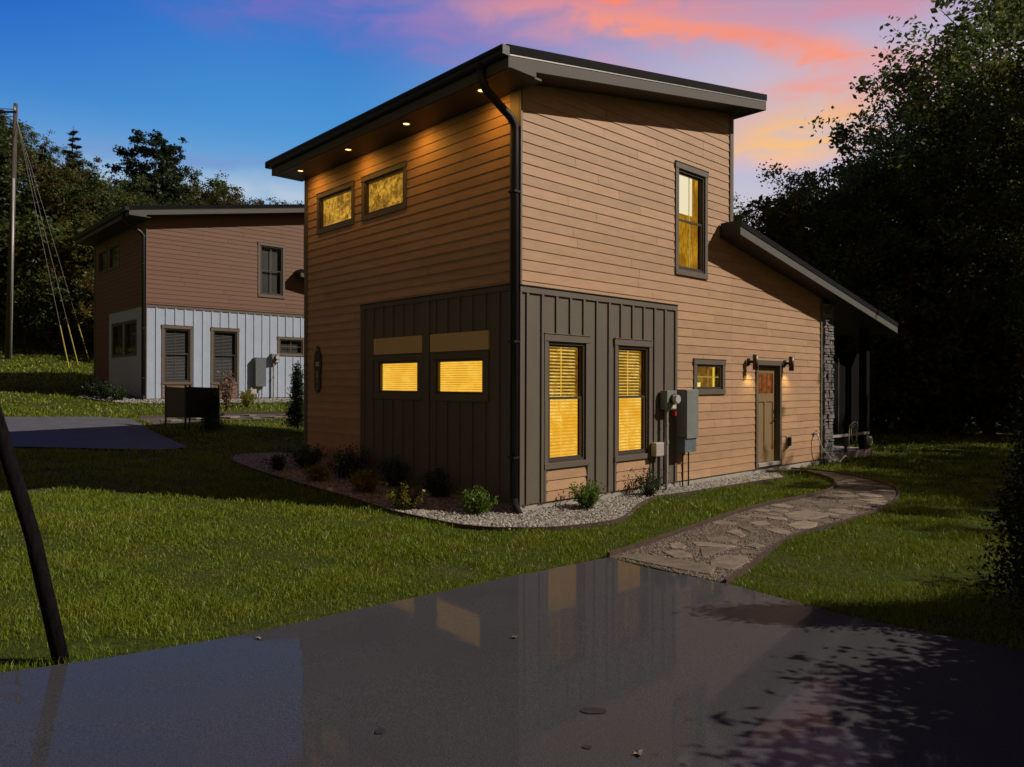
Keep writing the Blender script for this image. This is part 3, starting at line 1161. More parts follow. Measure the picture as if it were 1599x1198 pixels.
def build_house(name, loc, lit, label):
    root = empty(name, loc, HROT)
    tag(root, label, 'house')
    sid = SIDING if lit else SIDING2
    bat = BATTEN if lit else WHITEP
    # --- sheathing body
    b = MB()
    T = 6.6
    b.hexa([(.125, .125, -.3), (5.94, .125, -.3), (5.94, T, -.3), (.125, T, -.3),
            (.125, .125, under(.125) - .01), (5.94, .125, under(5.94) - .01), (5.94, T, under(5.94) - .01), (.125, T, under(.125) - .01)])
    b.hexa([(5.941, .125, -.3), (10.15, .125, -.3), (10.15, T, -.3), (5.941, T, -.3),
            (5.941, .125, lunder(5.94) - .01), (10.15, .125, lunder(10.15) - .01), (10.15, T, lunder(10.15) - .01), (5.941, T, lunder(5.94) - .01)])
    b.obj('wall', BATTEN, root)
    # perimeter returns so the cladding plane meets the body
    e = MB()
    e.box(0, .125, 6.45, 6.6, -.3, 6.14)
    e.box(5.84, 5.94, 0, .13, 4.6, 7.26)
    e.box(10.05, 10.15, 0, .13, -.3, 3.8)
    e.obj('wall_return', TRIM, root)
    fd = MB()
    fd.box(.02, 10.15, .012, .13, -.45, -.004)
    fd.box(.02, .12, .13, 6.6, -.45, -.004)
    fd.obj('foundation', CONCRETE, root)

    def topR(s):
        return under(s) if s <= 5.94 else lunder(s)

    # --- right facade
    holesR = [(4.03, 4.93, 3.93, 5.80)]
    if lit:
        holesR += [(-1, 4.0, -.1, 3.25), (4.66, 5.58, 1.68, 2.19), (7.0, 7.97, -.1, 2.21)]
        BW = 4.0
    else:
        holesR += [(-1, 9.0, -.1, 3.25)]
        BW = 9.0
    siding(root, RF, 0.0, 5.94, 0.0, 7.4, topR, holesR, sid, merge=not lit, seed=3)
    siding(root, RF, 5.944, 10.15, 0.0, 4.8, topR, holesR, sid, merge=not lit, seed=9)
    # board and batten
    wins = [(.575, 1.445), (2.265, 3.135)]
    bb = MB(RF)
    rects = [(0, BW - .07, 0, 3.15)]
    hs = [(a, c, .0, 2.45) for a, c in wins]
    if not lit:
        hs.append((4.82, 5.78, 1.70, 2.25))
    for h in hs:
        rects = carve(rects, h)
    for (a, c, z0, z1) in rects:
        bb.box(a, c, 0, .012, z0, z1)
    bb.obj('batten_backing_panel', bat, root)
    s = .105 if lit else .29
    step = .318
    while s < BW - .1:
        segs = [(0.0, 3.15)]
        for (a, c) in wins:
            if a - .09 - .05 < s < c + .09:
                segs = [(2.585, 3.15)]
        if not lit and 4.70 < s < 5.88:
            segs = [(0, 1.58), (2.38, 3.15)]
        for z0, z1 in segs:
            m = MB(RF)
            m.box(s, s + .05, .012, .034, z0, z1)
            m.obj('batten', bat, root)
        s += step
    tb = MB(RF)
    tb.box(-.03, BW, .002, .038, 3.152, 3.245)
    tb.obj('band_board', TRIM if not lit else bat, root)
    fl = MB(RF)
    fl.box(-.03, BW, .002, .052, 3.247, 3.262)
    fl.obj('flashing', DARKMETAL, root)
    if lit:
        ed = MB(RF)
        ed.box(BW - .068, BW, .002, .036, 0, 3.15)
        ed.obj('edge_board', bat, root)
    for (a, c) in wins:
        window(root, RF, a, c, .58, 2.45, 'hung_blind', (.085, .085, .11, .09), lit, bat if lit else TRIM)
        for k in range(3):
            m = MB(RF)
            z = k * .1585
            zt = min(z + .1585, .488)
            m.hexa([(a - .04, 0, z), (c + .04, 0, z), (c + .04, .022, z), (a - .04, .022, z),
                    (a - .04, 0, zt), (c + .04, 0, zt), (c + .04, .008, zt), (a - .04, .008, zt)])
            m.obj('siding_board', sid, root)
        for q in ((a - .085, a - .041), (c + .041, c + .085)):
            m = MB(RF)
            m.box(q[0], q[1], 0, .033, 0, .488)
            m.obj('side_trim', bat if lit else TRIM, root)
    window(root, RF, 4.03, 4.93, 3.93, 5.80, 'hung_room' if lit else 'hung_dark', (.09, .09, .11, .10), lit)
    if lit:
        window(root, RF, 4.66, 5.58, 1.70, 2.18, 'plant', (.10, .10, .10, .10), lit)
        # door
        cs = MB(RF)
        cs.box(6.92, 7.0, .0, .04, .0, 2.21)
        cs.box(7.97, 8.05, .0, .04, .0, 2.21)
        cs.box(6.90, 8.07, .0, .046, 2.212, 2.32)
        cs.obj('door_casing', TRIM, root, bevel=.003)
        rv = MB(RF)
        rv.box(7.001, 7.03, -.12, .0, .1, 2.21)
        rv.box(7.94, 7.969, -.12, .0, .1, 2.21)
        rv.box(7.03, 7.94, -.12, .0, 2.18, 2.209)
        rv.obj('door_jamb', TRIM, root)
        th = MB(RF)
        th.box(7.001, 7.969, -.12, .05, .03, .10)
        th.obj('threshold', CONCRETE, root)
        d = MB(RF)
        # stiles, rails and recessed panels
        for q in ((7.03, 7.15, .11, 2.17), (7.82, 7.94, .11, 2.17), (7.15, 7.82, .11, .36), (7.15, 7.82, 1.42, 1.60), (7.15, 7.82, 2.04, 2.17), (7.45, 7.52, .36, 1.42)):
            d.box(q[0], q[1], -.10, -.060, q[2], q[3])
        for q in ((7.15, 7.45), (7.52, 7.82)):
            d.box(q[0], q[1], -.10, -.076, .36, 1.42)
        door = d.obj('door', DOORP, root)
        for k in range(3):
            p = MB(RF)
            a = 7.155 + k * .224
            p.box(a, a + .21, -.09, -.084, 1.605, 2.035)
            p.obj('pane', glow_door, door)
        mu = MB(RF)
        for k in range(2):
            a = 7.369 + k * .224
            mu.box(a - .003, a + .009, -.095, -.066, 1.60, 2.04)
        mu.obj('muntin', DOORP, door)
        hd = MB(RF)
        hd.tube([(7.88, -.06, 1.02), (7.88, -.01, 1.02), (7.80, -.005, 1.02)], .012)
        hd.box(7.855, 7.905, -.06, -.052, .97, 1.07)
        hd.obj('door_handle', BLACKPL, door)
        db = MB(RF)
        db.box(7.855, 7.905, -.06, -.045, 1.16, 1.24)
        db.obj('deadbolt', BLACKPL, door)
    else:
        window(root, RF, 4.82, 5.78, 1.70, 2.25, 'dark', (.09, .09, .09, .09), lit)
    # --- left facade
    if lit:
        holesL = [(-1, 4.37, -.1, 3.28), (4.72, 6.00, 4.97, 5.62), (2.97, 4.26, 4.97, 5.62)]
        siding(root, LF, .0, 6.6, 0.0, 6.2, lambda s: 6.14, holesL, sid, seed=21, lap=(.020, .013))
        LB = 4.37
        top_l = 3.28
    else:
        holesL = [(-1, 4.50, -.1, 3.28), (4.82, 5.98, 4.95, 5.75), (3.18, 4.42, 4.95, 5.75)]
        siding(root, LF, .0, 6.6, 0.0, 6.2, lambda s: 6.14, holesL, sid, merge=True, seed=21)
        LB = 4.50
        top_l = 3.28
    if lit:
        w2 = [(.80, 2.02), (2.52, 3.76)]
        wz = (1.62, 2.20)
        rects = [(.09, LB, 0, 3.2)]
        for (a, c) in w2:
            rects = carve(rects, (a, c, *wz))
        bb = MB(LF)
        for (a, c, z0, z1) in rects:
            bb.box(a, c, 0, .012, z0, z1)
        bb.obj('batten_backing_panel', BATTEN, root)
        s = .42
        while s < 4.25:
            segs = [(0, 3.19)]
            if 2.11 < s < 2.44:
                segs = []
            for (a, c) in w2:
                if a - .17 < s < c + .14:
                    segs = [(0, 1.50), (2.625, 3.19)]
            for z0, z1 in segs:
                m = MB(LF)
                m.box(s, s + .05, .012, .034, z0, z1)
                m.obj('batten', BATTEN, root)
            s += .318
        m = MB(LF)
        m.box(2.19, 2.38, .012, .036, 0, 3.19)
        m.obj('centre_board', BATTEN, root)
        m = MB(LF)
        m.box(.12, LB, .002, .038, 3.192, 3.275)
        m.obj('band_board', BATTEN, root)
        m = MB(LF)
        m.box(.12, LB, .002, .052, 3.277, 3.292)
        m.obj('flashing', DARKMETAL, root)
        m = MB(LF)
        m.box(LB - .07, LB, .002, .0365, 0, 3.19)
        m.obj('edge_board', BATTEN, root)
        for (a, c) in w2:
            window(root, LF, a, c, wz[0], wz[1], 'shade', (.13, .13, .10, .11), True, BATTEN)
            p = MB(LF)
            p.box(a - .135, c + .135, .012, .040, 2.325, 2.62)
            p.obj('tan_head_panel', PANELT, root)
        for (a, c) in ((4.72, 6.00), (2.97, 4.26)):
            window(root, LF, a, c, 4.97, 5.62, 'mottled', (.09, .09, .09, .09), True)
    else:
        m = MB(LF)
        rects = [(.09, LB, 0, 3.2)]
        w2 = [(1.10, 2.45), (2.70, 4.02)]
        for (a, c) in w2:
            rects = carve(rects, (a, c, 1.55, 2.72))
        for (a, c, z0, z1) in rects:
            m.box(a, c, 0, .014, z0, z1)
        m.obj('panel_board', WHITEP, root)
        m = MB(LF)
        m.box(.12, LB, .002, .04, 3.2, 3.275)
        m.obj('band_board', TRIM, root)
        for (a, c) in w2:
            window(root, LF, a, c, 1.55, 2.72, 'dark', (.05, .05, .05, .05), False)
        for (a, c) in ((4.82, 5.98), (3.18, 4.42)):
            window(root, LF, a, c, 4.95, 5.75, 'dark', (.08, .08, .08, .08), False)
    # corner boards
    for (nm, f, q) in (('corner_board', RF, (-.022, .002, 0.0, 6.20)), ('corner_board', LF, (.0, .118, 0.0, 6.14)),
                       ('corner_board', LF, (6.50, 6.625, -.0, 6.14))):
        m = MB(f)
        if f is RF:
            m.box(-.030, .004, -.01, .036, -.02, 6.20)
        elif q[0] == 0:
            m.box(-.003, .20, .0305 - .03, .033, -.02, 6.13)
        else:
            m.box(q[0], q[1], .0, .036, -.02, 6.13)
        m.obj(nm, TRIM, root)
    m = MB(RF)
    m.box(5.84, 5.962, .0, .036, lunder(5.84) + .30, under(5.84) - .0)
    m.obj('corner_board', TRIM, root)
    m = MB(RF)
    m.box(10.03, 10.152, .0, .036, 0, lunder(10.15))
    m.obj('corner_board', TRIM, root)
    # --- upper roof: metal slab, soffit, fascias, gutter
    xa, xb, ya, yb = -.67, 6.45, -OV, 6.80
    rf = MB()
    th = .18

    def slab(mb, x0, x1, y0, y1, fz0, fz1, un=under):
        mb.hexa([(x0, y0, un(x0) + fz0), (x1, y0, un(x1) + fz0), (x1, y1, un(x1) + fz0), (x0, y1, un(x0) + fz0),
                 (x0, y0, un(x0) + fz1), (x1, y0, un(x1) + fz1), (x1, y1, un(x1) + fz1), (x0, y1, un(x0) + fz1)])
    slab(rf, xa - .06, xb + .03, ya - .035, yb + .03, th + .012, th + .135)
    roof = rf.obj('roof', ROOFM, root)
    m = MB()
    y = ya + .3
    while y < yb:
        slab(m, xa - .05, xb + .02, y, y + .03, th + .135, th + .165)
        y += .42
    m.obj('standing_seam', ROOFM, roof)
    m = MB()
    slab(m, xa + .02, xb - .02, ya + .02, yb - .02, .002, th + .01)
    m.obj('soffit', SOFFIT, roof)
    m = MB()
    slab(m, -.15, xb, ya - .02, ya + .019, 0, th)
    m.obj('fascia', FASCIA, roof)
    m = MB()
    # boxed eave return, its bottom level
    m.hexa([(xa, ya - .021, 6.13), (-.151, ya - .021, 6.13), (-.151, ya + .02, 6.13), (xa, ya + .02, 6.13),
            (xa, ya - .021, under(xa) + th), (-.151, ya - .021, under(-.15) + th), (-.151, ya + .02, under(-.15) + th), (xa, ya + .02, under(xa) + th)])
    m.obj('fascia', FASCIA, roof)
    m = MB()
    m.hexa([(xa + .002, ya + .022, 6.132), (-.001, ya + .022, 6.132), (-.001, yb, 6.132), (xa + .002, yb, 6.132),
            (xa + .002, ya + .022, 6.16), (-.001, ya + .022, 6.16), (-.001, yb, 6.16), (xa + .002, yb, 6.16)])
    m.obj('eave_soffit', SOFFIT, roof)
    m = MB()
    m.box(xa - .018, xa, ya - .02, yb, 6.12, under(xa) + th)
    m.obj('fascia', FASCIA, roof)
    m = MB()
    m.box(xb, xb + .02, ya - .02, yb, under(xb), under(xb) + th)
    m.obj('fascia', FASCIA, roof)
    m = MB()
    m.box(xa, -.0, yb - .03, yb, 6.135, under(xa) + th - .02)
    m.obj('fascia', FASCIA, roof)
    # drip edge line
    m = MB()
    slab(m, xa, xb + .01, ya - .028, ya - .021, th - .012, th + .011)
    m.obj('drip_edge', GALV if lit else DARKMETAL, roof)
    # gutter: K-shaped trough
    gx0 = xa - .018
    prof = [(gx0, 6.265), (gx0 - .075, 6.265), (gx0 - .095, 6.29), (gx0 - .10, 6.33), (gx0 - .13, 6.36), (gx0 - .13, 6.395), (gx0 - .12, 6.395),
            (gx0 - .12, 6.365), (gx0 - .09, 6.335), (gx0 - .085, 6.295), (gx0 - .07, 6.275), (gx0 - .005, 6.275), (gx0 - .005, 6.39), (gx0, 6.39)]
    m = MB()
    n = len(prof)
    y0, y1 = ya - .04, yb + .03
    m.poly([(p[0], y0, p[1]) for p in prof] + [(p[0], y1, p[1]) for p in prof],
           [(i, (i + 1) % n, n + (i + 1) % n, n + i) for i in range(n)])
    m.box(gx0 - .13, gx0 - .001, y0 - .004, y0, 6.265, 6.392)
    m.box(gx0 - .13, gx0 - .001, y1, y1 + .004, 6.265, 6.392)
    m.obj('gutter', DARKMETAL, roof)
    # downspout with elbows
    m = MB()
    dsx, dsy = -.098, .02
    m.tube([(gx0 - .06, .03, 6.30), (gx0 - .06, .03, 6.14), (gx0 - .045, .03, 6.06), (gx0 + .04, .028, 5.95), (-.20, dsy, 5.70), (-.11, dsy, 5.60), (dsx, dsy, 5.50), (dsx, dsy, 5.40),
            (dsx, dsy, .12)], .060, 8)
    m.obj('downspout', DARKMETAL, root, smooth=True)
    for q in ((gx0 - .03, 6.09, .052), (-.125, 5.63, .052)):
        m = MB()
        for k in range(5):
            t = k * .022
            m.tube([(q[0] + t * .9 - .03, .025, q[1] - t * .9 + .02), (q[0] + t * .9 - .022, .025, q[1] - t * .9 + .012)], q[2], 8)
        m.obj('elbow', DARKMETAL, root)
    for z in (4.6, 2.4, .7):
        m = MB()
        m.box(dsx - .068, -.036, dsy - .068, dsy + .068, z, z + .03)
        m.obj('strap', DARKMETAL, root)
    m = MB()
    m.tube([(dsx, dsy, .14), (dsx, dsy - .03, .0), (dsx - .03, dsy - .16, -.10)], .052, 8)
    m.obj('boot', DARKMETAL, root)
    # --- lower roof
    la, lb = 5.48, 13.77
    rf = MB()
    rf.hexa([(la, -OV - .03, lunder(la) + .155), (lb + .03, -OV - .03, lunder(lb) + .155), (lb + .03, 6.9, lunder(lb) + .155), (la, 6.9, lunder(la) + .155),
             (la, -OV - .03, lunder(la) + .27), (lb + .03, -OV - .03, lunder(lb) + .27), (lb + .03, 6.9, lunder(lb) + .27), (la, 6.9, lunder(la) + .27)]) if False else None
    # two slabs so that nothing cuts through the tall wall
    slab(rf, la, 5.97, -OV - .03, -.04, .155, .27, lunder)
    slab(rf, 5.97, lb + .03, -OV - .03, 6.9, .155, .27, lunder)
    roof2 = rf.obj('lower_roof', ROOFM, root)
    m = MB()
    slab(m, la + .01, 5.97, -OV + .01, -.04, .0, .15, lunder)
    slab(m, 5.97, lb - .01, -OV + .01, 6.85, .0, .15, lunder)
    m.obj('soffit', SOFFIT, roof2)
    m = MB()
    slab(m, la, lb, -OV - .018, -OV + .008, -.01, .15, lunder)
    m.obj('fascia', FASCIA, roof2)
    m = MB()
    m.box(la - .02, la, -OV - .018, -.045, lunder(la) - .01, lunder(la) + .27)
    m.obj('fascia', DARKMETAL, roof2)
    m = MB()
    m.box(lb - .008, lb + .02, -OV - .018, 6.85, lunder(lb) - .02, lunder(lb) + .15)
    m.obj('fascia', FASCIA, roof2)
    return root


glow_door = glow('door_lite_glow', (0.42, 0.13, 0.035), 0.8, (0.16, 0.04, 0.01), 9.0)

house = build_house('house', (K1[0], K1[1], 0), True, 'tall tan lap-sided house with sloping dark roof and glowing amber windows')
house2 = build_house('house', (K2[0], K2[1], 1.24), False, 'farther lap-sided house with pale blue board and batten, windows dark')

# roof vents on the farther house
for (x, y) in ((4.6, 2.6), (4.6, 3.1)):
    m = MB()
    z = under(x) + .3
    m.tube([(x, y, z - .05), (x, y, z + .42)], .06, 10)
    m.obj('vent_pipe', GALV, house2)

# --- stacked stone pier and porch of the near house
pier = empty('stone_pier', (0, 0, 0), 0, house)
m = MB()
m.box(10.16, 10.64, -.04, .40, -.2, lunder(10.64) - .02)
m.obj('pier_core', CONCRETE, pier)
rp = random.Random(11)
z = -.12
cnt = 0
while z < 3.72:
    h = rp.choice((.055, .07, .09, .12))
    x = 10.156
    while x < 10.64:
        wdt = rp.uniform(.09, .26)
        x1 = min(x + wdt, 10.655)
        if 10.655 - x1 < .05:
            x1 = 10.655
        if z + h < lunder(x1) - .03:
            m = MB()
            o1 = rp.uniform(.05, .095)
            j = lambda: rp.uniform(-.008, .008)
            m.hexa([(x + .004, -.04, z), (x1 - .004, -.04, z), (x1 - .004, -o1 + j() - .01, z + .006), (x + .004, -o1 + j(), z + .004),
                    (x + .004, -.04, z + h - .006), (x1 - .004, -.04, z + h - .006), (x1 - .008, -o1 + j(), z + h - .01), (x + .008, -o1 + j() - .008, z + h - .008)])
            # flip to outward: hexa expects any order, normals fixed inside
            m.obj('stone', STONE, pier)
            cnt += 1
        x = x1
    z += h
m = MB()
m.box(10.2, 13.35, .02, 3.2, -.25, .06)
m.obj('porch_slab', CONCRETE, house)
m = MB()
m.box(12.95, 13.15, .02, .22, .06, lunder(13.15) - .01)
m.obj('porch_post', MATTBLK, house)
m = MB()
m.box(10.66, 13.5, .05, .22, lunder(10.66) - .62, lunder(10.66) - .45)
m.obj('porch_beam', SOFFIT, house) if False else None
for k in range(13):
    m = MB()
    x0 = 10.95 + k * .2
    m.box(x0 + .004, x0 + .196, .42, .45, .48, 2.66)
    m.obj('screen_board', MATTBLK, house)
m = MB()
m.tube([(12.1, .41, .5), (12.1, .41, 2.5)], .012, 6)
m.obj('screen_rod', GALV, house)
bench = empty('porch_rail', (0, 0, 0), 0)
bench.matrix_world = house.matrix_world
bench.location = (K1[0], K1[1], 0)
bench.rotation_euler = (0, 0, HROT)
tag(bench, 'low pale rail on short posts at the edge of the porch', 'rail')
m = MB(RF)
m.box(10.67, 12.94, .0, .06, .48, .54)
m.obj('top_rail', LIGHTBOX, bench)
for x in (11.55, 12.85):
    m = MB(RF)
    m.box(x, x + .09, -.04, .02, .061, .478)
    m.obj('leg', WOOD, bench)
hs = MB(RF)
pts = []
for i in range(64):
    t = i / 10.0
    pts.append((11.85 + .20 * math.sin(t) + .03 * math.sin(t * 2.3), .10 + .02 * math.sin(t * 3.1), .60 + .24 * math.cos(t + .1 * math.sin(t * .7)) - .004 * i * .3))
pts = [(11.35, .16, -.06), (11.42, .14, .12), (11.52, .10, .5), (11.6, .08, .75)] + pts
hs.tube(pts, .013, 6)
ho = hs.obj('garden_hose', HOSE, None, smooth=True)
ho.location = (K1[0], K1[1], 0)
ho.rotation_euler = (0, 0, HROT)
tag(ho, 'pale garden hose coiled over the porch rail', 'hose')
fc = empty('faucet', (K1[0], K1[1], 0), HROT)
tag(fc, 'outdoor faucet with a dark hose hanging, beside the stone pier', 'faucet')
m = MB(RF)
m.tube([(9.70, .0, .62), (9.70, .10, .62), (9.70, .13, .56)], .018, 8)
m.box(9.66, 9.74, .02, .03, .57, .67)
m.obj('spout', GALV, fc)
m = MB(RF)
m.tube([(9.66, .08, .69), (9.74, .08, .69)], .012, 6)
m.obj('handle', BLACKPL, fc)
m = MB(RF)
m.tube([(9.70, .13, .55), (9.72, .16, .40), (9.85, .20, .2), (10.1, .28, .0), (10.35, .35, -.08), (10.6, .3, -.02), (10.75, .33, .06), (10.85, .42, -.09)], .014, 6)
m.obj('hose', HOSE, fc, smooth=True)
oc = empty('outlet_cover', (K1[0], K1[1], 0), HROT)
tag(oc, 'weatherproof outlet cover low on the siding right of the door', 'outlet')
m = MB(RF)
m.box(8.30, 8.46, .008, .03, .38, .64)
m.obj('plate', LIGHTBOX, oc)
m = MB(RF)
m.box(8.33, 8.43, .03, .085, .41, .61)
m.obj('cover', DARKMETAL, oc, bevel=.01)
po = MB(RF)
po.box(13.0, 13.12, -.02, .06, .18, .40)
po.box(13.02, 13.10, .06, .09, .22, .36)
po_ = po.obj('outlet_box', WHITE, None)
po_.location = (K1[0], K1[1], 0)
po_.rotation_euler = (0, 0, HROT)
tag(po_, 'small white outlet box on the far porch post', 'outlet')


# ------------------------------------------------------------------ lamps
def spot(name, loc, direction, power, size_deg, color, blend=.6, parent=None, radius=.03):
    ld = bpy.data.lights.new(name, 'SPOT')
    ld.energy = power
    ld.spot_size = math.radians(size_deg)
    ld.spot_blend = blend
    ld.color = color
    ld.shadow_soft_size = radius
    o = bpy.data.objects.new(name, ld)
    COL.objects.link(o)
    if parent:
        o.parent = parent
    o.location = loc
    o.rotation_euler = (-Vector(direction)).to_track_quat('Z', 'Y').to_euler()
    return o


pos = ['nearest the corner downspout', 'second from the corner downspout', 'third from the corner downspout', 'at the far left end of the eave']
for i, t in enumerate((.40, 2.32, 4.18, 6.05)):
    dl = empty('recessed_light', (*hw(K1, -.42, t), 6.13), HROT)
    tag(dl, 'round lit recessed light in the eave soffit, ' + pos[i], 'ceiling light', 'recessed lights in the eave of the near house')
    m = MB()
    n = 20
    ring = []
    for r_, zz in ((.085, 0.0), (.085, -.008), (.062, -.010), (.055, .0)):
        ring += [(r_ * math.cos(2 * PI * k / n), r_ * math.sin(2 * PI * k / n), zz) for k in range(n)]
    F = []
    for q in range(3):
        for k in range(n):
            F.append((q * n + k, q * n + (k + 1) % n, (q + 1) * n + (k + 1) % n, (q + 1) * n + k))
    m.poly(ring, F)
    m.obj('trim_ring', VINYL if i else LIGHTBOX, dl, smooth=True)
    m = MB()
    m.poly([(.055 * math.cos(2 * PI * k / n), .055 * math.sin(2 * PI * k / n), -.003) for k in range(n)], [tuple(range(n - 1, -1, -1))])
    m.obj('lamp', LAMPW, dl)
    spot('downlight', (0, 0, -.03), (.34, 0, -1.0), 22.0, 176, (1.0, .46, .075), 1.0, dl, .06)

for i, s in enumerate((6.62, 8.22)):
    sc = empty('wall_lamp', (*hw(K1, s, 0), 0), HROT)
    tag(sc, ('lit bronze cylinder wall lamp on the left side of the door', 'lit bronze cylinder wall lamp on the right side of the door')[i], 'wall lamp', 'cylinder lamps beside the door')
    m = MB()
    m.tube([(0, -.02, 2.27), (0, -.13, 2.27)], .03, 10)
    m.box(-.05, .05, -.035, -.012, 2.20, 2.34)
    m.obj('bracket', DARKMETAL, sc)
    n = 20
    m = MB()
    V, F = [], []
    for (r_, zz) in ((.055, 2.10), (.055, 2.42), (.050, 2.42), (.050, 2.10)):
        V += [(r_ * math.cos(2 * PI * k / n), -.17 + r_ * math.sin(2 * PI * k / n), zz) for k in range(n)]
    for q in range(4):
        for k in range(n):
            F.append((q * n + k, q * n + (k + 1) % n, ((q + 1) % 4) * n + (k + 1) % n, ((q + 1) % 4) * n + k))
    m.poly(V, F)
    m.obj('shade', plain('bronze_lamp_%d' % i, (0.09, 0.045, 0.03), .4, .1, 5.0), sc, smooth=True)
    m = MB()
    m.poly([(.049 * math.cos(2 * PI * k / n), -.17 + .049 * math.sin(2 * PI * k / n), 2.13) for k in range(n)], [tuple(range(n - 1, -1, -1))])
    m.poly([(.049 * math.cos(2 * PI * k / n), -.17 + .049 * math.sin(2 * PI * k / n), 2.38) for k in range(n)], [tuple(range(n))])
    m.obj('lamp', LAMPW, sc)
    spot('lamp_beam', (0, -.17, 2.10), (0, .04, -1), 13.0, 125, (1.0, .74, .26), 1.0, sc, .045)

for i, (x, y) in enumerate(((11.6, 1.0), (12.1, 1.6), (12.5, 2.4))):
    m = MB()
    z = lunder(x) - .02
    m.tube([(x, y, z), (x, y, z - .05)], .02, 8)
    o = m.obj('porch_bulb', BULBW, None)
    o.location = (K1[0], K1[1], 0)
    o.rotation_euler = (0, 0, HROT)
    tag(o, ('small orange bulb in the porch ceiling, nearest the stone pier', 'small orange bulb in the porch ceiling, middle of three', 'small orange bulb in the porch ceiling, farthest from the pier')[i], 'bulb', 'bulbs in the porch ceiling')


# ------------------------------------------------------------------ utility boxes
def facade_thing(name, label, cat, K=K1, z=0.0, group=None):
    o = empty(name, (K[0], K[1], z), HROT)
    return tag(o, label, cat, group)


def meter(K, z, s, label, w=.30, d=.15):
    o = facade_thing('electric_meter', label, 'electric meter', K, z)
    m = MB(RF)
    m.box(s, s + w, .036, .036 + d, 1.34, 1.68)
    m.obj('meter_box', GREYBOX, o, bevel=.006)
    m = MB(RF)
    m.tube([(s + .17, .036 + d, 1.53), (s + .17, .036 + d + .04, 1.53)], .09, 20)
    m.obj('collar', BLACKPL, o, smooth=False)
    m = MB(RF)
    m.tube([(s + .17, .036 + d + .04, 1.53), (s + .17, .036 + d + .12, 1.53)], .075, 20)
    m.obj('glass_dome', GLASSY, o, smooth=False)
    m = MB(RF)
    m.box(s + .155, s + .26, .036 + d, .042 + d, 1.36, 1.42)
    m.obj('nameplate', WHITE, o)
    m = MB(RF)
    x = s + .09
    m.tube([(x, .11, -.12), (x, .11, 1.34)], .032, 10)
    m.tube([(x, .11, .72), (x, .11, .80)], .042, 10)
    m.tube([(x + .002, .11, 1.05), (x + .002, .11, 1.09)], .038, 10)
    m.obj('conduit', GALV, o, smooth=False)
    return o


meter(K1, 0, 3.46, 'grey electric meter box with round meter beside the second tall window')
o = facade_thing('breaker_panel', 'tall grey breaker panel right of the round meter', 'breaker panel')
m = MB(RF)
m.box(3.98, 4.36, .02, .23, .82, 1.70)
m.obj('cabinet', GREYBOX, o, bevel=.006)
m = MB(RF)
m.box(3.99, 4.37, .231, .25, .80, 1.69)
m.obj('front_cover', GREYBOX, o, bevel=.006)
m = MB(RF)
m.box(3.965, 4.34, .02, .225, .545, .815)
m.obj('lower_box', plain('blue_grey_enclosure', (0.13, 0.17, 0.19), .4, .25, 9.0), o, bevel=.006)
for x in (4.08, 4.27):
    m = MB(RF)
    m.tube([(x, .10, -.12), (x, .10, .545)], .014, 8)
    m.obj('conduit', DARKMETAL, o)
m = MB(RF)
m.box(3.80, 3.86, .05, .12, 1.22, 1.30)
m.obj('red_tag', RED, o)
o = facade_thing('utility_box', 'small light grey utility box low beside the meter conduit', 'utility box')
m = MB(RF)
m.box(3.18, 3.42, .036, .155, .52, .76)
m.obj('housing', LIGHTBOX, o, bevel=.012)
m = MB(RF)
m.tube([(3.32, .09, -.12), (3.32, .09, .52)], .014, 8)
m.tube([(3.38, .07, -.12), (3.38, .07, .52)], .009, 8)
m.obj('cable', BLACKPL, o)
meter(K2, 1.24, 4.44, 'grey electric meter on the pale wall of the farther house', .30, .15)
o = facade_thing('breaker_panel', 'grey breaker panel on the pale wall of the farther house', 'breaker panel', K2, 1.24)
m = MB(RF)
m.box(3.76, 4.17, .036, .25, .42, 1.51)
m.obj('cabinet', plain('far_grey_enclosure', (0.12, 0.14, 0.16), .45, .1, 9.0), o)
m = MB(RF)
m.tube([(3.95, .1, -.12), (3.95, .1, .42)], .03, 8)
m.tube([(4.08, .1, -.12), (4.08, .1, .42)], .02, 8)
m.obj('conduit', GALV, o)
o = facade_thing('utility_box', 'small light utility box below the breaker panel of the farther house', 'utility box', K2, 1.24)
m = MB(RF)
m.box(3.62, 3.84, .036, .16, .13, .38)
m.obj('housing', LIGHTBOX, o)
m = MB(RF)
m.tube([(3.73, .09, -.12), (3.73, .09, .13)], .015, 8)
m.obj('cable', BLACKPL, o)

# plant pot behind the small window
o = facade_thing('potted_plant', 'small green plant in a pale pot behind the little square window', 'potted plant')
m = MB(RF)
m.tube([(4.87, -.068, 1.747), (4.87, -.068, 1.83)], [.030, .036], 14)
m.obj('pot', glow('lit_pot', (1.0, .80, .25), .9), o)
m = MB(RF)
rp = random.Random(3)
for k in range(26):
    a = rp.uniform(-1.1, 1.1)
    L = rp.uniform(.05, .17)
    x, z = 4.87 + math.sin(a) * L * .55, 1.83 + math.cos(a) * L
    m.poly([(4.87, -.068, 1.825), (x - .008, -.066, z - .02), (x, -.069, z + .015), (x + .012, -.066, z - .015)], [(0, 1, 2, 3)])
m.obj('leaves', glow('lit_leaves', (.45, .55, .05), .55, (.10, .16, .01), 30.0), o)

# ------------------------------------------------------------------ unit plaque
pl = facade_thing('unit_sign', 'dark wooden plaque reading UNIT 2 on the left wall', 'sign')
m = MB(LF)
c0 = 6.02
w0 = .135


def plate(mb, pts, o0, o1):
    n = len(pts)
    mb.poly([(a, o0, b) for a, b in pts] + [(a, o1, b) for a, b in pts],
            [tuple(range(n)), tuple(range(2 * n - 1, n - 1, -1))] + [(i, n + i, n + (i + 1) % n, (i + 1) % n) for i in range(n)])


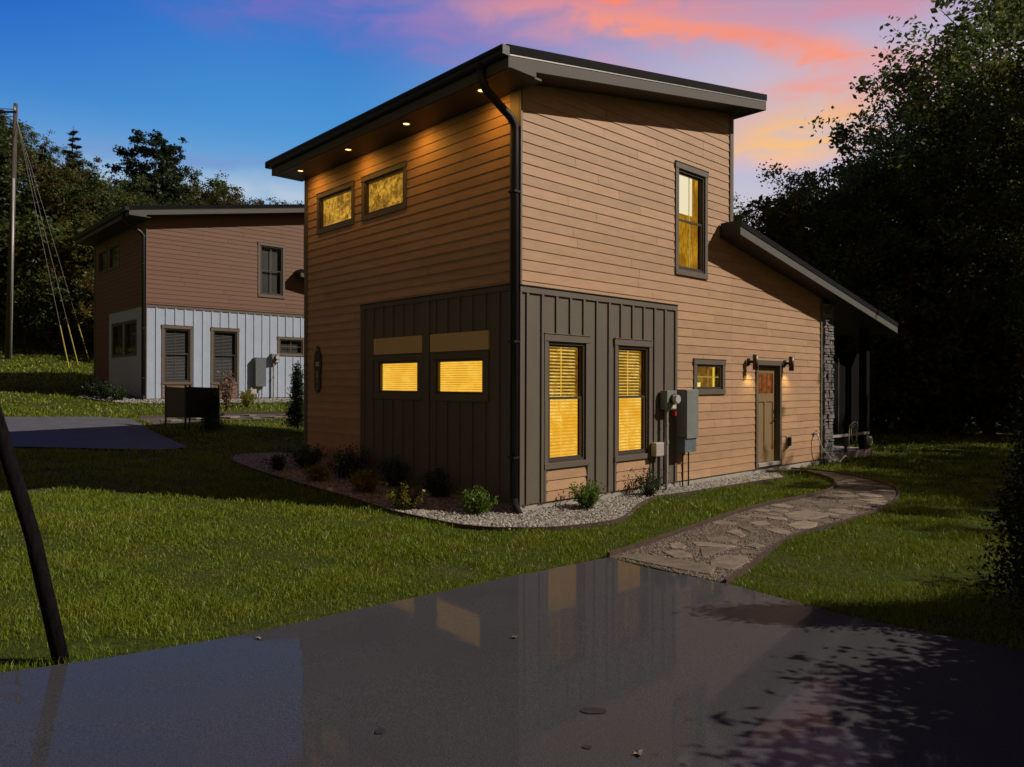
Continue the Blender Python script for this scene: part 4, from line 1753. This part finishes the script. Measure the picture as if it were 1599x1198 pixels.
outline = [(-.5, 2.47), (-.95, 2.40), (-1.0, 2.30), (-1.12, 2.26), (-1.12, 2.12), (-.92, 2.06), (-.92, 1.72), (-.5, 1.62), (.0, 1.59), (.5, 1.62), (.92, 1.72), (.92, 2.06), (1.12, 2.12), (1.12, 2.26), (1.0, 2.30), (.95, 2.40), (.5, 2.47), (.35, 2.54), (0, 2.57), (-.35, 2.54)]
plate(m, [(c0 + a * w0, b) for a, b in outline], .022, .045)
m.obj('board', SIGNBLK, pl)
m = MB(LF)
plate(m, [(c0 + a * .085, b) for a, b in ((-1, 1.76), (1, 1.76), (1, 2.06), (-1, 2.06))], .045, .050)
m.obj('face', SIGNBRN, pl)
m = MB(LF)
plate(m, [(c0 + a * .09, b) for a, b in ((-1, 2.30), (1, 2.30), (.8, 2.40), (-.8, 2.40))], .045, .050)
m.obj('face', SIGNBRN, pl)


def text(parent, body, s, z, size, mat, F='L', off=.052, name='lettering'):
    cu = bpy.data.curves.new(name, 'FONT')
    cu.body = body
    cu.size = size
    cu.align_x = 'CENTER'
    cu.align_y = 'CENTER'
    cu.extrude = .001
    cu.materials.append(mat)
    tmp = bpy.data.objects.new(name, cu)
    COL.objects.link(tmp)
    me = bpy.data.meshes.new_from_object(tmp.evaluated_get(bpy.context.evaluated_depsgraph_get()))
    bpy.data.objects.remove(tmp)
    o = bpy.data.objects.new(name, me)
    COL.objects.link(o)
    o.parent = parent
    # faces -x (outward of the left facade); reading direction runs towards -y
    o.matrix_local = Matrix(((0, 0, -1, -off), (-1, 0, 0, s), (0, 1, 0, z), (0, 0, 0, 1)))
    return o


for ch, z in (('U', 2.015), ('N', 1.945), ('I', 1.875), ('T', 1.805)):
    text(pl, ch, c0, z, .085, GOLDP)
text(pl, '2', c0, 1.70, .12, WHITE)
text(pl, 'C', c0, 2.48, .07, GOLDP, off=.047)
text(pl, 'CABIN', c0, 2.35, .045, GOLDP) if False else None
for z in (2.215, 2.165):
    m = MB(LF)
    for k in range(4):
        a = c0 + .07 - k * .037
        m.box(a - .028, a, .045, .049, z - .016, z + .016)
    m.obj('emblem_bar', WHITE, pl)

# ------------------------------------------------------------------ poles, wires, signs
lp = MB()
bx, by = -3.06, 4.98
lp.tube([(bx + .02, by + .0, tz(bx, by) - .1), (bx - .21, by + .01, .75), (bx - .49, by + .02, 1.62), (bx - .86, by + .04, 2.9), (bx - 1.2, by + .06, 4.1)], [.050, .048, .046, .043, .040], 14)
tag(lp.obj('leaning_pole', DARKWOOD, None, smooth=True), 'black round pole leaning left at the edge of the near lawn', 'pole')

ux, uy = -26.85, 38.94
uz = tz(ux, uy)
up = empty('utility_pole', (ux, uy, uz))
tag(up, 'tall grey wooden utility pole with metal conduit at the forest edge', 'utility pole')
m = MB()
m.tube([(0, 0, -.3), (.12, 0, 5), (.36, 0, 13.6)], [.17, .14, .10], 12)
m.obj('pole', WOOD, up, smooth=True)
m = MB()
m.tube([(.20, -.10, -.1), (.32, -.10, 9.6)], .06, 8)
m.obj('conduit', GALV, up, smooth=True)
m = MB()
m.box(-1.6, .55, -.22, -.14, 13.05, 13.14)
m.obj('crossarm', WOOD, up)
for x in (-1.5, -.7, .45):
    m = MB()
    m.tube([(x, -.22, 13.17), (x, -.22, 13.36)], [.05, .03], 8)
    m.obj('insulator', LIGHTBOX, up)
guys = [((-22.32, 36.82), 0), ((-22.89, 38.55), 1), ((-23.5, 40.6), 2)]
for (gx, gy), i in guys:
    g = empty('guy_wire', (gx, gy, tz(gx, gy)))
    tag(g, ('yellow-sleeved guy wire, leftmost of three beside the utility pole', 'yellow-sleeved guy wire, middle of three beside the utility pole', 'yellow-sleeved guy wire, nearest the farther house')[i], 'guy wire', 'guy wires of the utility pole')
    top = Vector((ux + .4 - gx, uy - gy, uz + 12.8 - tz(gx, gy)))
    m = MB()
    m.tube([(0, 0, 0), tuple(top)], .010, 5)
    m.obj('wire', WIRE, g)
    m = MB()
    m.tube([(0, 0, .02), tuple(top * .165)], .028, 8)
    m.obj('guard', YELLOW, g)
for i, (z, dzz) in enumerate(((13.3, 1.2), (12.9, .8), (11.7, .4), (6.4, .3))):
    m = MB()
    pts = []
    for k in range(9):
        t = k / 8
        pts.append((ux + .3 - 16 * t, uy - 5 * t, uz + z + dzz * t - 1.2 * 4 * t * (1 - t) * .5))
    m.tube(pts, .022, 5)
    tag(m.obj('power_line', WIRE, None), ('topmost power line', 'second power line', 'third power line', 'low telephone line')[i] + ' running left from the utility pole', 'power line', 'lines on the utility pole')

sg = empty('yard_sign', (-8.97, 18.98, tz(-8.97, 18.98)))
tag(sg, 'black folding yard sign on posts beside the far driveway', 'sign')
for (x0, y0, x1, y1, mt) in ((0, 0, .62, -.30, SIGNBRN), (.64, -.30, 1.22, .28, SIGNBLK)):
    m = MB()
    d = Vector((x1 - x0, y1 - y0)).normalized()
    nn = Vector((-d.y, d.x)) * .015
    m.hexa([(x0 - nn.x, y0 - nn.y, .28), (x1 - nn.x, y1 - nn.y, .28), (x1 + nn.x, y1 + nn.y, .28), (x0 + nn.x, y0 + nn.y, .28),
            (x0 - nn.x, y0 - nn.y, 1.08), (x1 - nn.x, y1 - nn.y, 1.05), (x1 + nn.x, y1 + nn.y, 1.05), (x0 + nn.x, y0 + nn.y, 1.08)])
    m.obj('panel', mt, sg)
for (x, y) in ((-.02, 0), (.63, -.31), (.70, -.22), (1.24, .29)):
    m = MB()
    m.box(x - .02, x + .02, y - .02, y + .02, -.1, 1.12)
    m.obj('leg', BLACKPL, sg)


# ------------------------------------------------------------------ plants
def leaf_quads(centers, size, rnd, droop=0.0, aspect=.55, out=None):
    """diamond leaves with random orientation at the centres"""
    n = len(centers)
    th = rnd.uniform(0, 2 * PI, n)
    ph = np.arccos(rnd.uniform(-1, 1, n))
    d = np.stack([np.sin(ph) * np.cos(th), np.sin(ph) * np.sin(th), np.cos(ph) * .7 - droop], -1)
    if out is not None:
        d = d * .7 + out
    d /= np.linalg.norm(d, axis=1)[:, None] + 1e-9
    r = rnd.normal(size=(n, 3))
    s = np.cross(d, r)
    s /= np.linalg.norm(s, axis=1)[:, None] + 1e-9
    sz = rnd.uniform(.6, 1.25, n)[:, None] * size
    c = centers
    P = np.stack([c - d * sz * .5, c + s * sz * aspect * .5 + d * sz * .05, c + d * sz * .5, c - s * sz * aspect * .5 + d * sz * .05], 1)
    return P.reshape(-1, 3)


def make_tree(name, seed, H, R, nleaf, leafsize, mat, trunk_r=.16, base=.22, kind='round', spread=.55):
    rnd = np.random.default_rng(seed)
    r = random.Random(seed)
    tm = MB()
    ends = []
    lean = Vector((r.uniform(-.06, .06), r.uniform(-.06, .06), 1))
    tp = [Vector((0, 0, -.3))]
    nseg = 7
    for i in range(1, nseg + 1):
        t = i / nseg
        tp.append(Vector((lean.x * H * t + r.uniform(-.12, .12), lean.y * H * t + r.uniform(-.12, .12), H * .93 * t)))
    tm.tube([tuple(p) for p in tp], [trunk_r * (1 - .85 * i / nseg) for i in range(nseg + 1)], 8)
    nb = 24 if kind == 'round' else 34
    for k in range(nb):
        t = base + (1 - base) * (k + r.random()) / nb * .96
        i = min(int(t * nseg), nseg - 1)
        f = t * nseg - i
        p = tp[i].lerp(tp[i + 1], f)
        a = k * 2.4 + r.uniform(-.5, .5)
        if kind == 'round':
            rr = R * math.sqrt(max(.08, 1 - ((t - .55) / .52) ** 2)) * r.uniform(.7, 1.1)
            up = .35 + .4 * t
        else:
            rr = R * (1.05 - t) * r.uniform(.65, 1.15)
            up = -.05 + .25 * t
        q = p + Vector((math.cos(a) * rr, math.sin(a) * rr, rr * up))
        mid = p.lerp(q, .5) + Vector((r.uniform(-.2, .2), r.uniform(-.2, .2), rr * (.08 if kind == 'round' else .1)))
        tm.tube([tuple(p), tuple(mid), tuple(q)], [trunk_r * .38 * (1.1 - t), trunk_r * .24 * (1.1 - t), .012], 5, cap=False)
        ends.append((p, mid, q, rr))
        if kind == 'round':
            for j in range(3):
                w = mid.lerp(q, r.uniform(.1, .8)) + Vector((r.uniform(-1, 1), r.uniform(-1, 1), r.uniform(-.2, .8))) * rr * .38
                tm.tube([tuple(mid.lerp(q, .3)), tuple(w)], [trunk_r * .14, .008], 4, cap=False)
                ends.append((mid, mid.lerp(w, .5), w, rr * .5))
    C = []
    tot = sum(e[3] for e in ends)
    for (p, mid, q, rr) in ends:
        m = max(8, int(nleaf * rr / tot))
        if kind == 'round':
            # several small clumps near the end of each limb
            nc = max(2, int(rr * 2.2))
            cc = np.array([tuple(mid.lerp(q, r.uniform(.15, 1.12))) for _ in range(nc)]) + rnd.normal(size=(nc, 3)) * rr * .14
            pick = rnd.integers(0, nc, m)
            sg_ = rnd.uniform(.20, .42, nc)[pick][:, None] * spread * (1 + rr * .12)
            C.append(cc[pick] + rnd.normal(size=(m, 3)) * sg_ * np.array([1, 1, .7]))
        else:
            t = rnd.uniform(.12, 1.05, m)
            a_ = np.array(tuple(p))
            b_ = np.array(tuple(q))
            c_ = a_[None] + (b_ - a_)[None] * t[:, None]
            wd = (.10 + .30 * (1 - t))[:, None] * rr * .45 + .05
            C.append(c_ + rnd.normal(size=(m, 3)) * wd * np.array([1, 1, .28]))
    C = np.concatenate(C)
    P = leaf_quads(C, leafsize, rnd, droop=.15, aspect=.6 if kind == 'round' else .28)
    me_c = np_mesh(name + '_crown', P, 4, mat, len(C))
    me_t = tm.mesh(name + '_trunk', BARK, smooth=True)
    return me_t, me_c


def place_tree(meshes, x, y, rz, sc, label, group, name, cat='tree', zoff=0.0, sz=None):
    e = empty(name, (x, y, tz(x, y) + zoff), rz)
    e.scale = (sc, sc, sz if sz else sc)
    tag(e, label, cat, group)
    link('trunk', meshes[0], e)
    link('crown', meshes[1], e)
    return e


broad = [make_tree('broad%d' % i, 100 + i, 10.0, 3.4, 15000, .19, (LEAF, LEAF2, LEAF, LEAF2)[i]) for i in range(4)]
LEAFR = leaf_mat('leaves_lightened', (0.060, 0.105, 0.030), (0.12, 0.16, 0.04), (0.15, 0.14, 0.03))  # leaf colour lightened to stand for light on the right-hand wood
airy = [make_tree('airy%d' % i, 140 + i, 10.0, 3.3, 17000, .130, LEAFR) for i in range(3)]
pines = [make_tree('pine%d' % i, 200 + i, 12.0, 2.7, 15000, .26, NEEDLE, .15, .25, 'cone') for i in range(2)]
pine_top = make_tree('pine_irregular', 222, 10.0, 3.0, 12000, .24, NEEDLE, .17, .45, 'round', .42)
under_ = [make_tree('undergrowth%d' % i, 300 + i, 2.6, 1.9, 5000, .17, (LEAF, LEAF2)[i], .05, .05) for i in range(2)]

rt = random.Random(42)


def px(u, Y):
    """x for a horizontal view ratio u at depth Y (only used to spread the wood across the view)"""
    return u * Y


SKY_L = [(-.80, .40), (-.70, .40), (-.665, .35), (-.61, .33), (-.57, .30), (-.50, .265), (-.45, .26), (-.41, .25), (-.35, .245), (-.2, .23)]
SKY_R = [(.20, .26), (.29, .28), (.33, .32), (.39, .365), (.44, .35), (.47, .40), (.53, .46), (.58, .60), (.72, .80), (1.2, .9)]


def skyline(tab, u):
    return float(np.interp(u, [a for a, _ in tab], [b for _, b in tab]))


# right-hand wood behind the lawn
def cap_right(x, y, sc):
    for _ in range(12):
        u = (x - 2.3 * sc) / y
        if 11.3 * sc > 1.9 + skyline(SKY_R, u) * y:
            sc *= .95
    return sc


RW = 'trees of the wood right of the near house'
for (x, y, sc, k, lb) in ((10.6, 30.5, .90, 0, 'airy young tree rising just behind the low porch roof'), (12.9, 30.0, 1.02, 1, 'leafy tree whose rounded top stands against the sunset right of the house'),
                          (9.9, 29.5, .80, 2, 'small tree half hidden by the tall end of the near house'), (11.6, 29.2, .98, 0, 'loose-crowned tree above the middle of the low porch roof'), (15.2, 28.2, 1.28, 2, None), (18.0, 27.5, 1.55, 3, 'tall tree at the top right, its crown leaving the picture'), (20.6, 28.5, 1.85, 0, None), (24.5, 31.5, 2.1, 1, None), (18.8, 25.6, .95, 1, None), (21.8, 25.8, 1.2, 2, None)):
    sc = cap_right(x, y, sc)
    place_tree(airy[k % 3], x, y, rt.uniform(0, 6.28), sc, lb or 'tall leafy tree in the dark wood behind the right-hand lawn', RW, 'broadleaf_tree')
for (x, y, sc, k) in ((13.2, 36.0, .95, 3), (15.6, 35.0, 1.15, 1), (18.2, 33.0, 1.45, 2), (21.0, 32.5, 1.8, 3), (23.5, 36.5, 2.1, 2), (27.5, 36.5, 2.2, 0), (17.2, 30.6, 1.25, 0), (19.5, 37.5, 1.7, 1), (14.2, 31.8, .95, 2)):
    sc = cap_right(x, y, sc)
    place_tree(broad[k], x, y, rt.uniform(0, 6.28), sc, 'tall leafy tree in the dark wood behind the right-hand lawn', RW, 'broadleaf_tree')
for i in range(12):
    x = 11.5 + i * 1.25
    place_tree(under_[i % 2], x, 33.5 + rt.uniform(-1, 1), rt.uniform(0, 6.28), rt.uniform(1.8, 2.6), 'dark leafy bush under the trees behind the right-hand lawn', 'bushes under the right-hand wood', 'woodland_bush', 'bush')
for i in range(22):
    x = 11.2 + i * .62 + rt.uniform(-.3, .3)
    y = 29.2 - i * .22 + rt.uniform(-.6, 1.4)
    place_tree(under_[i % 2], x, y, rt.uniform(0, 6.28), rt.uniform(.7, 1.5), 'dark leafy bush under the trees behind the right-hand lawn', 'bushes under the right-hand wood', 'woodland_bush', 'bush')

# left-hand hillside wood
ROWN = ('in the front row at the foot of the wooded hillside', 'low on the wooded hillside behind the front row', 'halfway up the wooded hillside', 'high on the wooded hillside at the skyline')
for i in range(40):
    u = -0.82 + .50 * (i % 10) / 9 + rt.uniform(-.02, .02)
    row = i // 10
    Y = 46 + row * 8 + rt.uniform(-2, 2)
    x = u * Y
    if u > -.44 and row > 1:
        continue
    k = rt.choice((0, 1, 2, 3))
    top = 1.8 + skyline(SKY_L, u) * Y * rt.uniform(.90, 1.0) - tz(x, Y)
    if rt.random() < .3:
        sc = max(.35, min(1.2, top / 11.6))
        place_tree(rt.choice(pines), x, Y, rt.uniform(0, 6.28), sc, 'dark conifer standing ' + ROWN[row], 'conifers of the hillside wood', 'conifer_tree')
    else:
        sc = max(.35, min(1.2, top / 10.6))
        place_tree(broad[k], x, Y, rt.uniform(0, 6.28), sc, 'leafy tree standing ' + ROWN[row], 'broadleaf trees of the hillside wood', 'broadleaf_tree')


def to_skyline(ms, u, Y, v, full, rz, label, name):
    x = u * Y
    place_tree(ms, x, Y, rz, (1.8 + v * Y - tz(x, Y)) / full, label, None, name)


to_skyline(pines[0], -.695, 50, .415, 11.6, .6, 'tallest conifer on the hillside, behind the utility pole', 'conifer_tree')
to_skyline(pines[1], -.605, 56, .355, 11.6, 1.9, 'conifer with a layered pointed top left of the open sky on the hillside', 'conifer_tree')
to_skyline(pine_top, -.495, 58, .335, 10.6, .4, 'spreading pine alone on the skyline above the farther house roof', 'pine_tree')
place_tree(under_[1], -23.6, 42.6, .3, 1.45, 'yellow-green bush behind the three yellow guy wires', None, 'woodland_bush', 'bush')
for i in range(26):
    u = -.80 + .40 * i / 25 + rt.uniform(-.02, .02)
    Y = 44.0 + rt.uniform(-1.5, 3)
    place_tree(under_[rt.randint(0, 1)], u * Y, Y, rt.uniform(0, 6.28), rt.uniform(1.0, 2.1), 'leafy bush along the foot of the wooded hillside', 'bushes at the foot of the hillside', 'woodland_bush', 'bush')
# low far wooded ridge behind the farther house
for i in range(16):
    u = -.50 + .17 * i / 15
    Y = 78 + rt.uniform(-4, 6)
    x = u * Y
    e = place_tree(broad[i % 4], x, Y, rt.uniform(0, 6.28), rt.uniform(.95, 1.25), 'distant tree on the ridge above the farther house roof', 'trees of the far ridge', 'broadleaf_tree')
    e.location.z = 12.6 - (u + .50) * 30

# trees just out of view on the sun side: their shade falls on the lawn and drive
for (x, y, sc, k) in ((24.0, 10, 1.30, 0), (24.5, 13.2, 1.28, 1), (25.2, 16.5, 1.22, 2), (25.8, 20, 1.1, 3), (25.5, 3, 1.1, 0), (24, 6.8, 1.22, 3),
                      (15.5, 8.4, .62, 2), (15.8, 10.2, .62, 1), (16.6, 12.2, .60, 0)):
    place_tree(broad[k], x, y, rt.uniform(0, 6.28), sc, 'leafy tree beyond the right edge shading the lawn and drive', 'shade trees on the sun side', 'broadleaf_tree')


shade_bush = make_tree('shade_bush', 350, 2.6, 1.9, 34000, .095, LEAF, .05, .05)  # unseen bush, added to cast a solid shadow on the drive
for i, (x, y, sc) in enumerate(((7.9, 5.5, .92), (7.4, 4.8, .95), (6.9, 4.1, .98), (6.4, 3.4, 1.0), (5.9, 2.7, 1.0), (5.4, 2.0, 1.0), (9.0, 5.4, 1.05), (8.5, 4.7, 1.08), (8.0, 4.0, 1.1), (7.5, 3.3, 1.1), (7.0, 2.6, 1.1), (6.5, 1.9, 1.1), (7.6, 5.0, .85), (7.1, 4.3, .9))):
    place_tree(shade_bush, x, y, rt.uniform(0, 6.28), sc, 'unseen leafy bush added beyond the right edge to shade the drive', 'added bushes shading the drive', 'added_shade_bush', 'bush', sz=sc * .74)


# dark evergreen at the right edge
def make_shrub(seed, h, r, n, size, mat, shape='mound', stems=10):
    rnd = np.random.default_rng(seed)
    rr = random.Random(seed)
    tm = MB()
    C, O = [], []
    for k in range(stems):
        a = rr.uniform(0, 6.28)
        if shape == 'mound':
            tilt = rr.uniform(.05, 1.05)
            L = rr.uniform(.75, 1.12)
            tip = Vector((math.cos(a) * math.sin(tilt) * r * L, math.sin(a) * math.sin(tilt) * r * L, h * L * math.cos(tilt * .8)))
        elif shape == 'plume':
            tip = Vector((math.cos(a) * r * rr.uniform(.1, 1), math.sin(a) * r * rr.uniform(.1, 1), h * rr.uniform(.6, 1)))
        else:
            t = (k + .5) / stems
            ra = r * (1 - t) ** .6 * rr.uniform(.75, 1.05)
            tip = Vector((math.cos(a) * ra, math.sin(a) * ra, h * (.08 + .92 * t)))
        st = Vector((tip.x * .1, tip.y * .1, 0 if shape != 'cone' else tip.z * .75))
        if shape != 'cone':
            tm.tube([tuple(st), tuple(st.lerp(tip, .5) + Vector((rr.uniform(-.02, .02), rr.uniform(-.02, .02), .02))), tuple(tip)], [.007, .005, .002], 4, cap=False)
        m = max(3, n // stems)
        t = rnd.uniform(.2 if shape != 'cone' else 0, 1.03, m)
        c = np.array(tuple(st))[None] + (np.array(tuple(tip)) - np.array(tuple(st)))[None] * t[:, None]
        C.append(c + rnd.normal(size=(m, 3)) * (.05 * r + .012 + (.05 * r if shape == 'cone' else 0)))
    if shape == 'cone':
        tm.tube([(0, 0, -.05), (0, 0, h * .8)], [.03, .01], 6)
    C = np.concatenate(C)
    P = leaf_quads(C, size, rnd, aspect=.5, out=np.array([0, 0, .35])[None])
    return tm.mesh('stems', BARK), np_mesh('leaves', P, 4, mat, len(C))


def place_shrub(name, x, y, args, label, cat='shrub', group=None, parts=('stems', 'foliage'), zoff=.01):
    ms = make_shrub(*args)
    e = empty(name, (x, y, tz(x, y) + zoff), random.Random(args[0]).uniform(0, 6))
    tag(e, label, cat, group)
    link(parts[0], ms[0], e)
    link(parts[1], ms[1], e)
    return e


G1 = 'shrubs in the pebble bed of the near house'
place_shrub('shrub', 1.15, 11.20, (1, 0.39, 0.39, 1625, 0.051, SHRUBL, 'mound', 34), 'green shrub in the pebbles below the first tall window', group=G1)
place_shrub('shrub', 2.32, 12.52, (2, 0.46, 0.47, 1125, 0.043, SHRUBD, 'mound', 34), 'sparse twiggy shrub in the pebbles before the meter conduit', group=G1)
place_shrub('shrub', -.50, 10.62, (3, 0.36, 0.39, 1875, 0.046, SHRUBL, 'mound', 34), 'bright green shrub in the pebbles nearest the house corner', group=G1)
place_shrub('shrub', -1.55, 10.78, (4, 0.36, 0.36, 1875, 0.052, SHRUBR, 'mound', 30), 'yellow-green shrub with red leaves at the front of the pebble bed', group=G1)
place_shrub('shrub', -1.15, 12.05, (5, 0.46, 0.53, 1875, 0.049, SHRUBD, 'mound', 40), 'dark shrub against the board wall behind the yellow-green shrub', group=G1)
place_shrub('shrub', -2.42, 12.15, (6, 0.34, 0.37, 1625, 0.052, SHRUBR, 'mound', 30), 'reddish low shrub before the left end of the dark board wall', group=G1)
place_shrub('shrub', -2.05, 12.95, (7, 0.49, 0.56, 2250, 0.049, SHRUBD, 'mound', 40), 'dark shrub against the left edge of the board wall', group=G1)
place_shrub('shrub', -3.05, 13.55, (8, 0.56, 0.56, 2250, 0.052, SHRUBD, 'mound', 40), 'dark tall-stemmed shrub below the tan siding, right of the plaque', group=G1)
place_shrub('shrub', -3.45, 13.0, (9, 0.30, 0.37, 1125, 0.052, SHRUBR, 'mound', 24), 'small dim shrub in front of the tall-stemmed dark shrub', group=G1)
place_shrub('shrub', -4.05, 14.45, (10, 0.43, 0.53, 2125, 0.052, SHRUBD, 'mound', 40), 'dark rounded shrub at the left corner of the near house', group=G1)
place_shrub('shrub', -4.45, 13.95, (11, 0.28, 0.32, 1000, 0.052, SHRUBD, 'mound', 24), 'small dark shrub near the left tip of the pebble bed', group=G1)
place_shrub('arborvitae', -5.88, 20.06, (12, 1.85, .36, 7000, .06, NEEDLE, 'cone', 160), 'narrow dark arborvitae just left of the near house wall', 'shrub', parts=('trunk', 'foliage'))
place_shrub('conical_shrub', -7.75, 18.9, (13, 1.05, .34, 4000, .06, NEEDLE, 'cone', 110), 'dark conical shrub standing against the yard sign', 'shrub', parts=('trunk', 'foliage'))
place_shrub('plume_grass', -9.25, 23.7, (14, 1.3, .30, 900, .09, PLUME, 'plume', 30), 'tall dry plumed grass behind the yard sign', 'ornamental grass')
place_shrub('shrub', -9.15, 25.2, (15, 0.55, 0.42, 1125, 0.077, SHRUBR, 'mound', 26), 'low shrub below the second window of the farther house', group='shrubs by the farther house')
for i, (x, y, s_) in enumerate(((-14.9, 25.9, .5), (-14.3, 25.0, .62), (-13.7, 24.6, .6), (-13.1, 24.3, .5))):
    place_shrub('shrub', x, y, (20 + i, s_, .5, 1300, .07, SHRUBD, 'mound', 30), ('dark shrub at the left rear corner of the farther house', 'large dark shrub below the side windows of the farther house', 'dark shrub left of the farther house downspout', 'small shrub at the front corner of the farther house')[i], group='shrubs by the farther house')
place_shrub('evergreen', 4.55, 6.0, (31, 2.3, .60, 30000, .050, NEEDLE, 'cone', 300), 'dark dense evergreen at the right edge of the near lawn', 'shrub', parts=('trunk', 'foliage'))

STAIN = plain('oil_stain', (0.020, 0.020, 0.022), .5, .3, 20.0)
for (x, y, a, b) in ((.48, 4.28, .075, .045), (-.72, 4.02, .03, .035), (.40, 3.85, .025, .02)):
    tag(sheet('oil_stain', [(x + a * math.cos(.524 * k) * rt.uniform(.8, 1.2), y + b * math.sin(.524 * k) * rt.uniform(.8, 1.2)) for k in range(12)], .1, .027, STAIN), kind='structure')
# fallen leaves on the drive, a stain patch and a pale stone in the bed
LEAFB = plain('dry_leaf', (0.20, 0.15, 0.11), .7, .3, 30.0)
for i, (x, y, lb) in enumerate(((.03, 5.5, 'dry curled leaf on the drive below the house corner'), (.66, 3.78, 'dry curled leaf near the bottom of the drive'), (-1.86, 5.42, 'dry leaf on the drive close to the lawn edge'))):
    m = MB()
    z = tz(x, y) + .024
    r = random.Random(i)
    pts = []
    for k in range(9):
        a = 6.283 * k / 9
        rr = .035 if k % 2 else .018
        pts.append((x + rr * math.cos(a), y + rr * math.sin(a), z + r.uniform(.002, .016)))
    m.poly(pts + [(x, y, z)], [(9, k, (k + 1) % 9) for k in range(9)])
    tag(m.obj('fallen_leaf', LEAFB), lb, 'leaf', 'fallen leaves on the drive')
m = MB()
x, y = -2.98, 12.0
z = tz(x, y)
m.hexa([(x - .07, y - .04, z), (x + .06, y - .05, z), (x + .07, y + .05, z), (x - .06, y + .05, z), (x - .05, y - .03, z + .09), (x + .04, y - .03, z + .10), (x + .05, y + .03, z + .08), (x - .04, y + .04, z + .09)])
tag(m.obj('pale_rock', WHITE, None, bevel=.015), 'pale rock at the front edge of the pebble bed', 'rock')
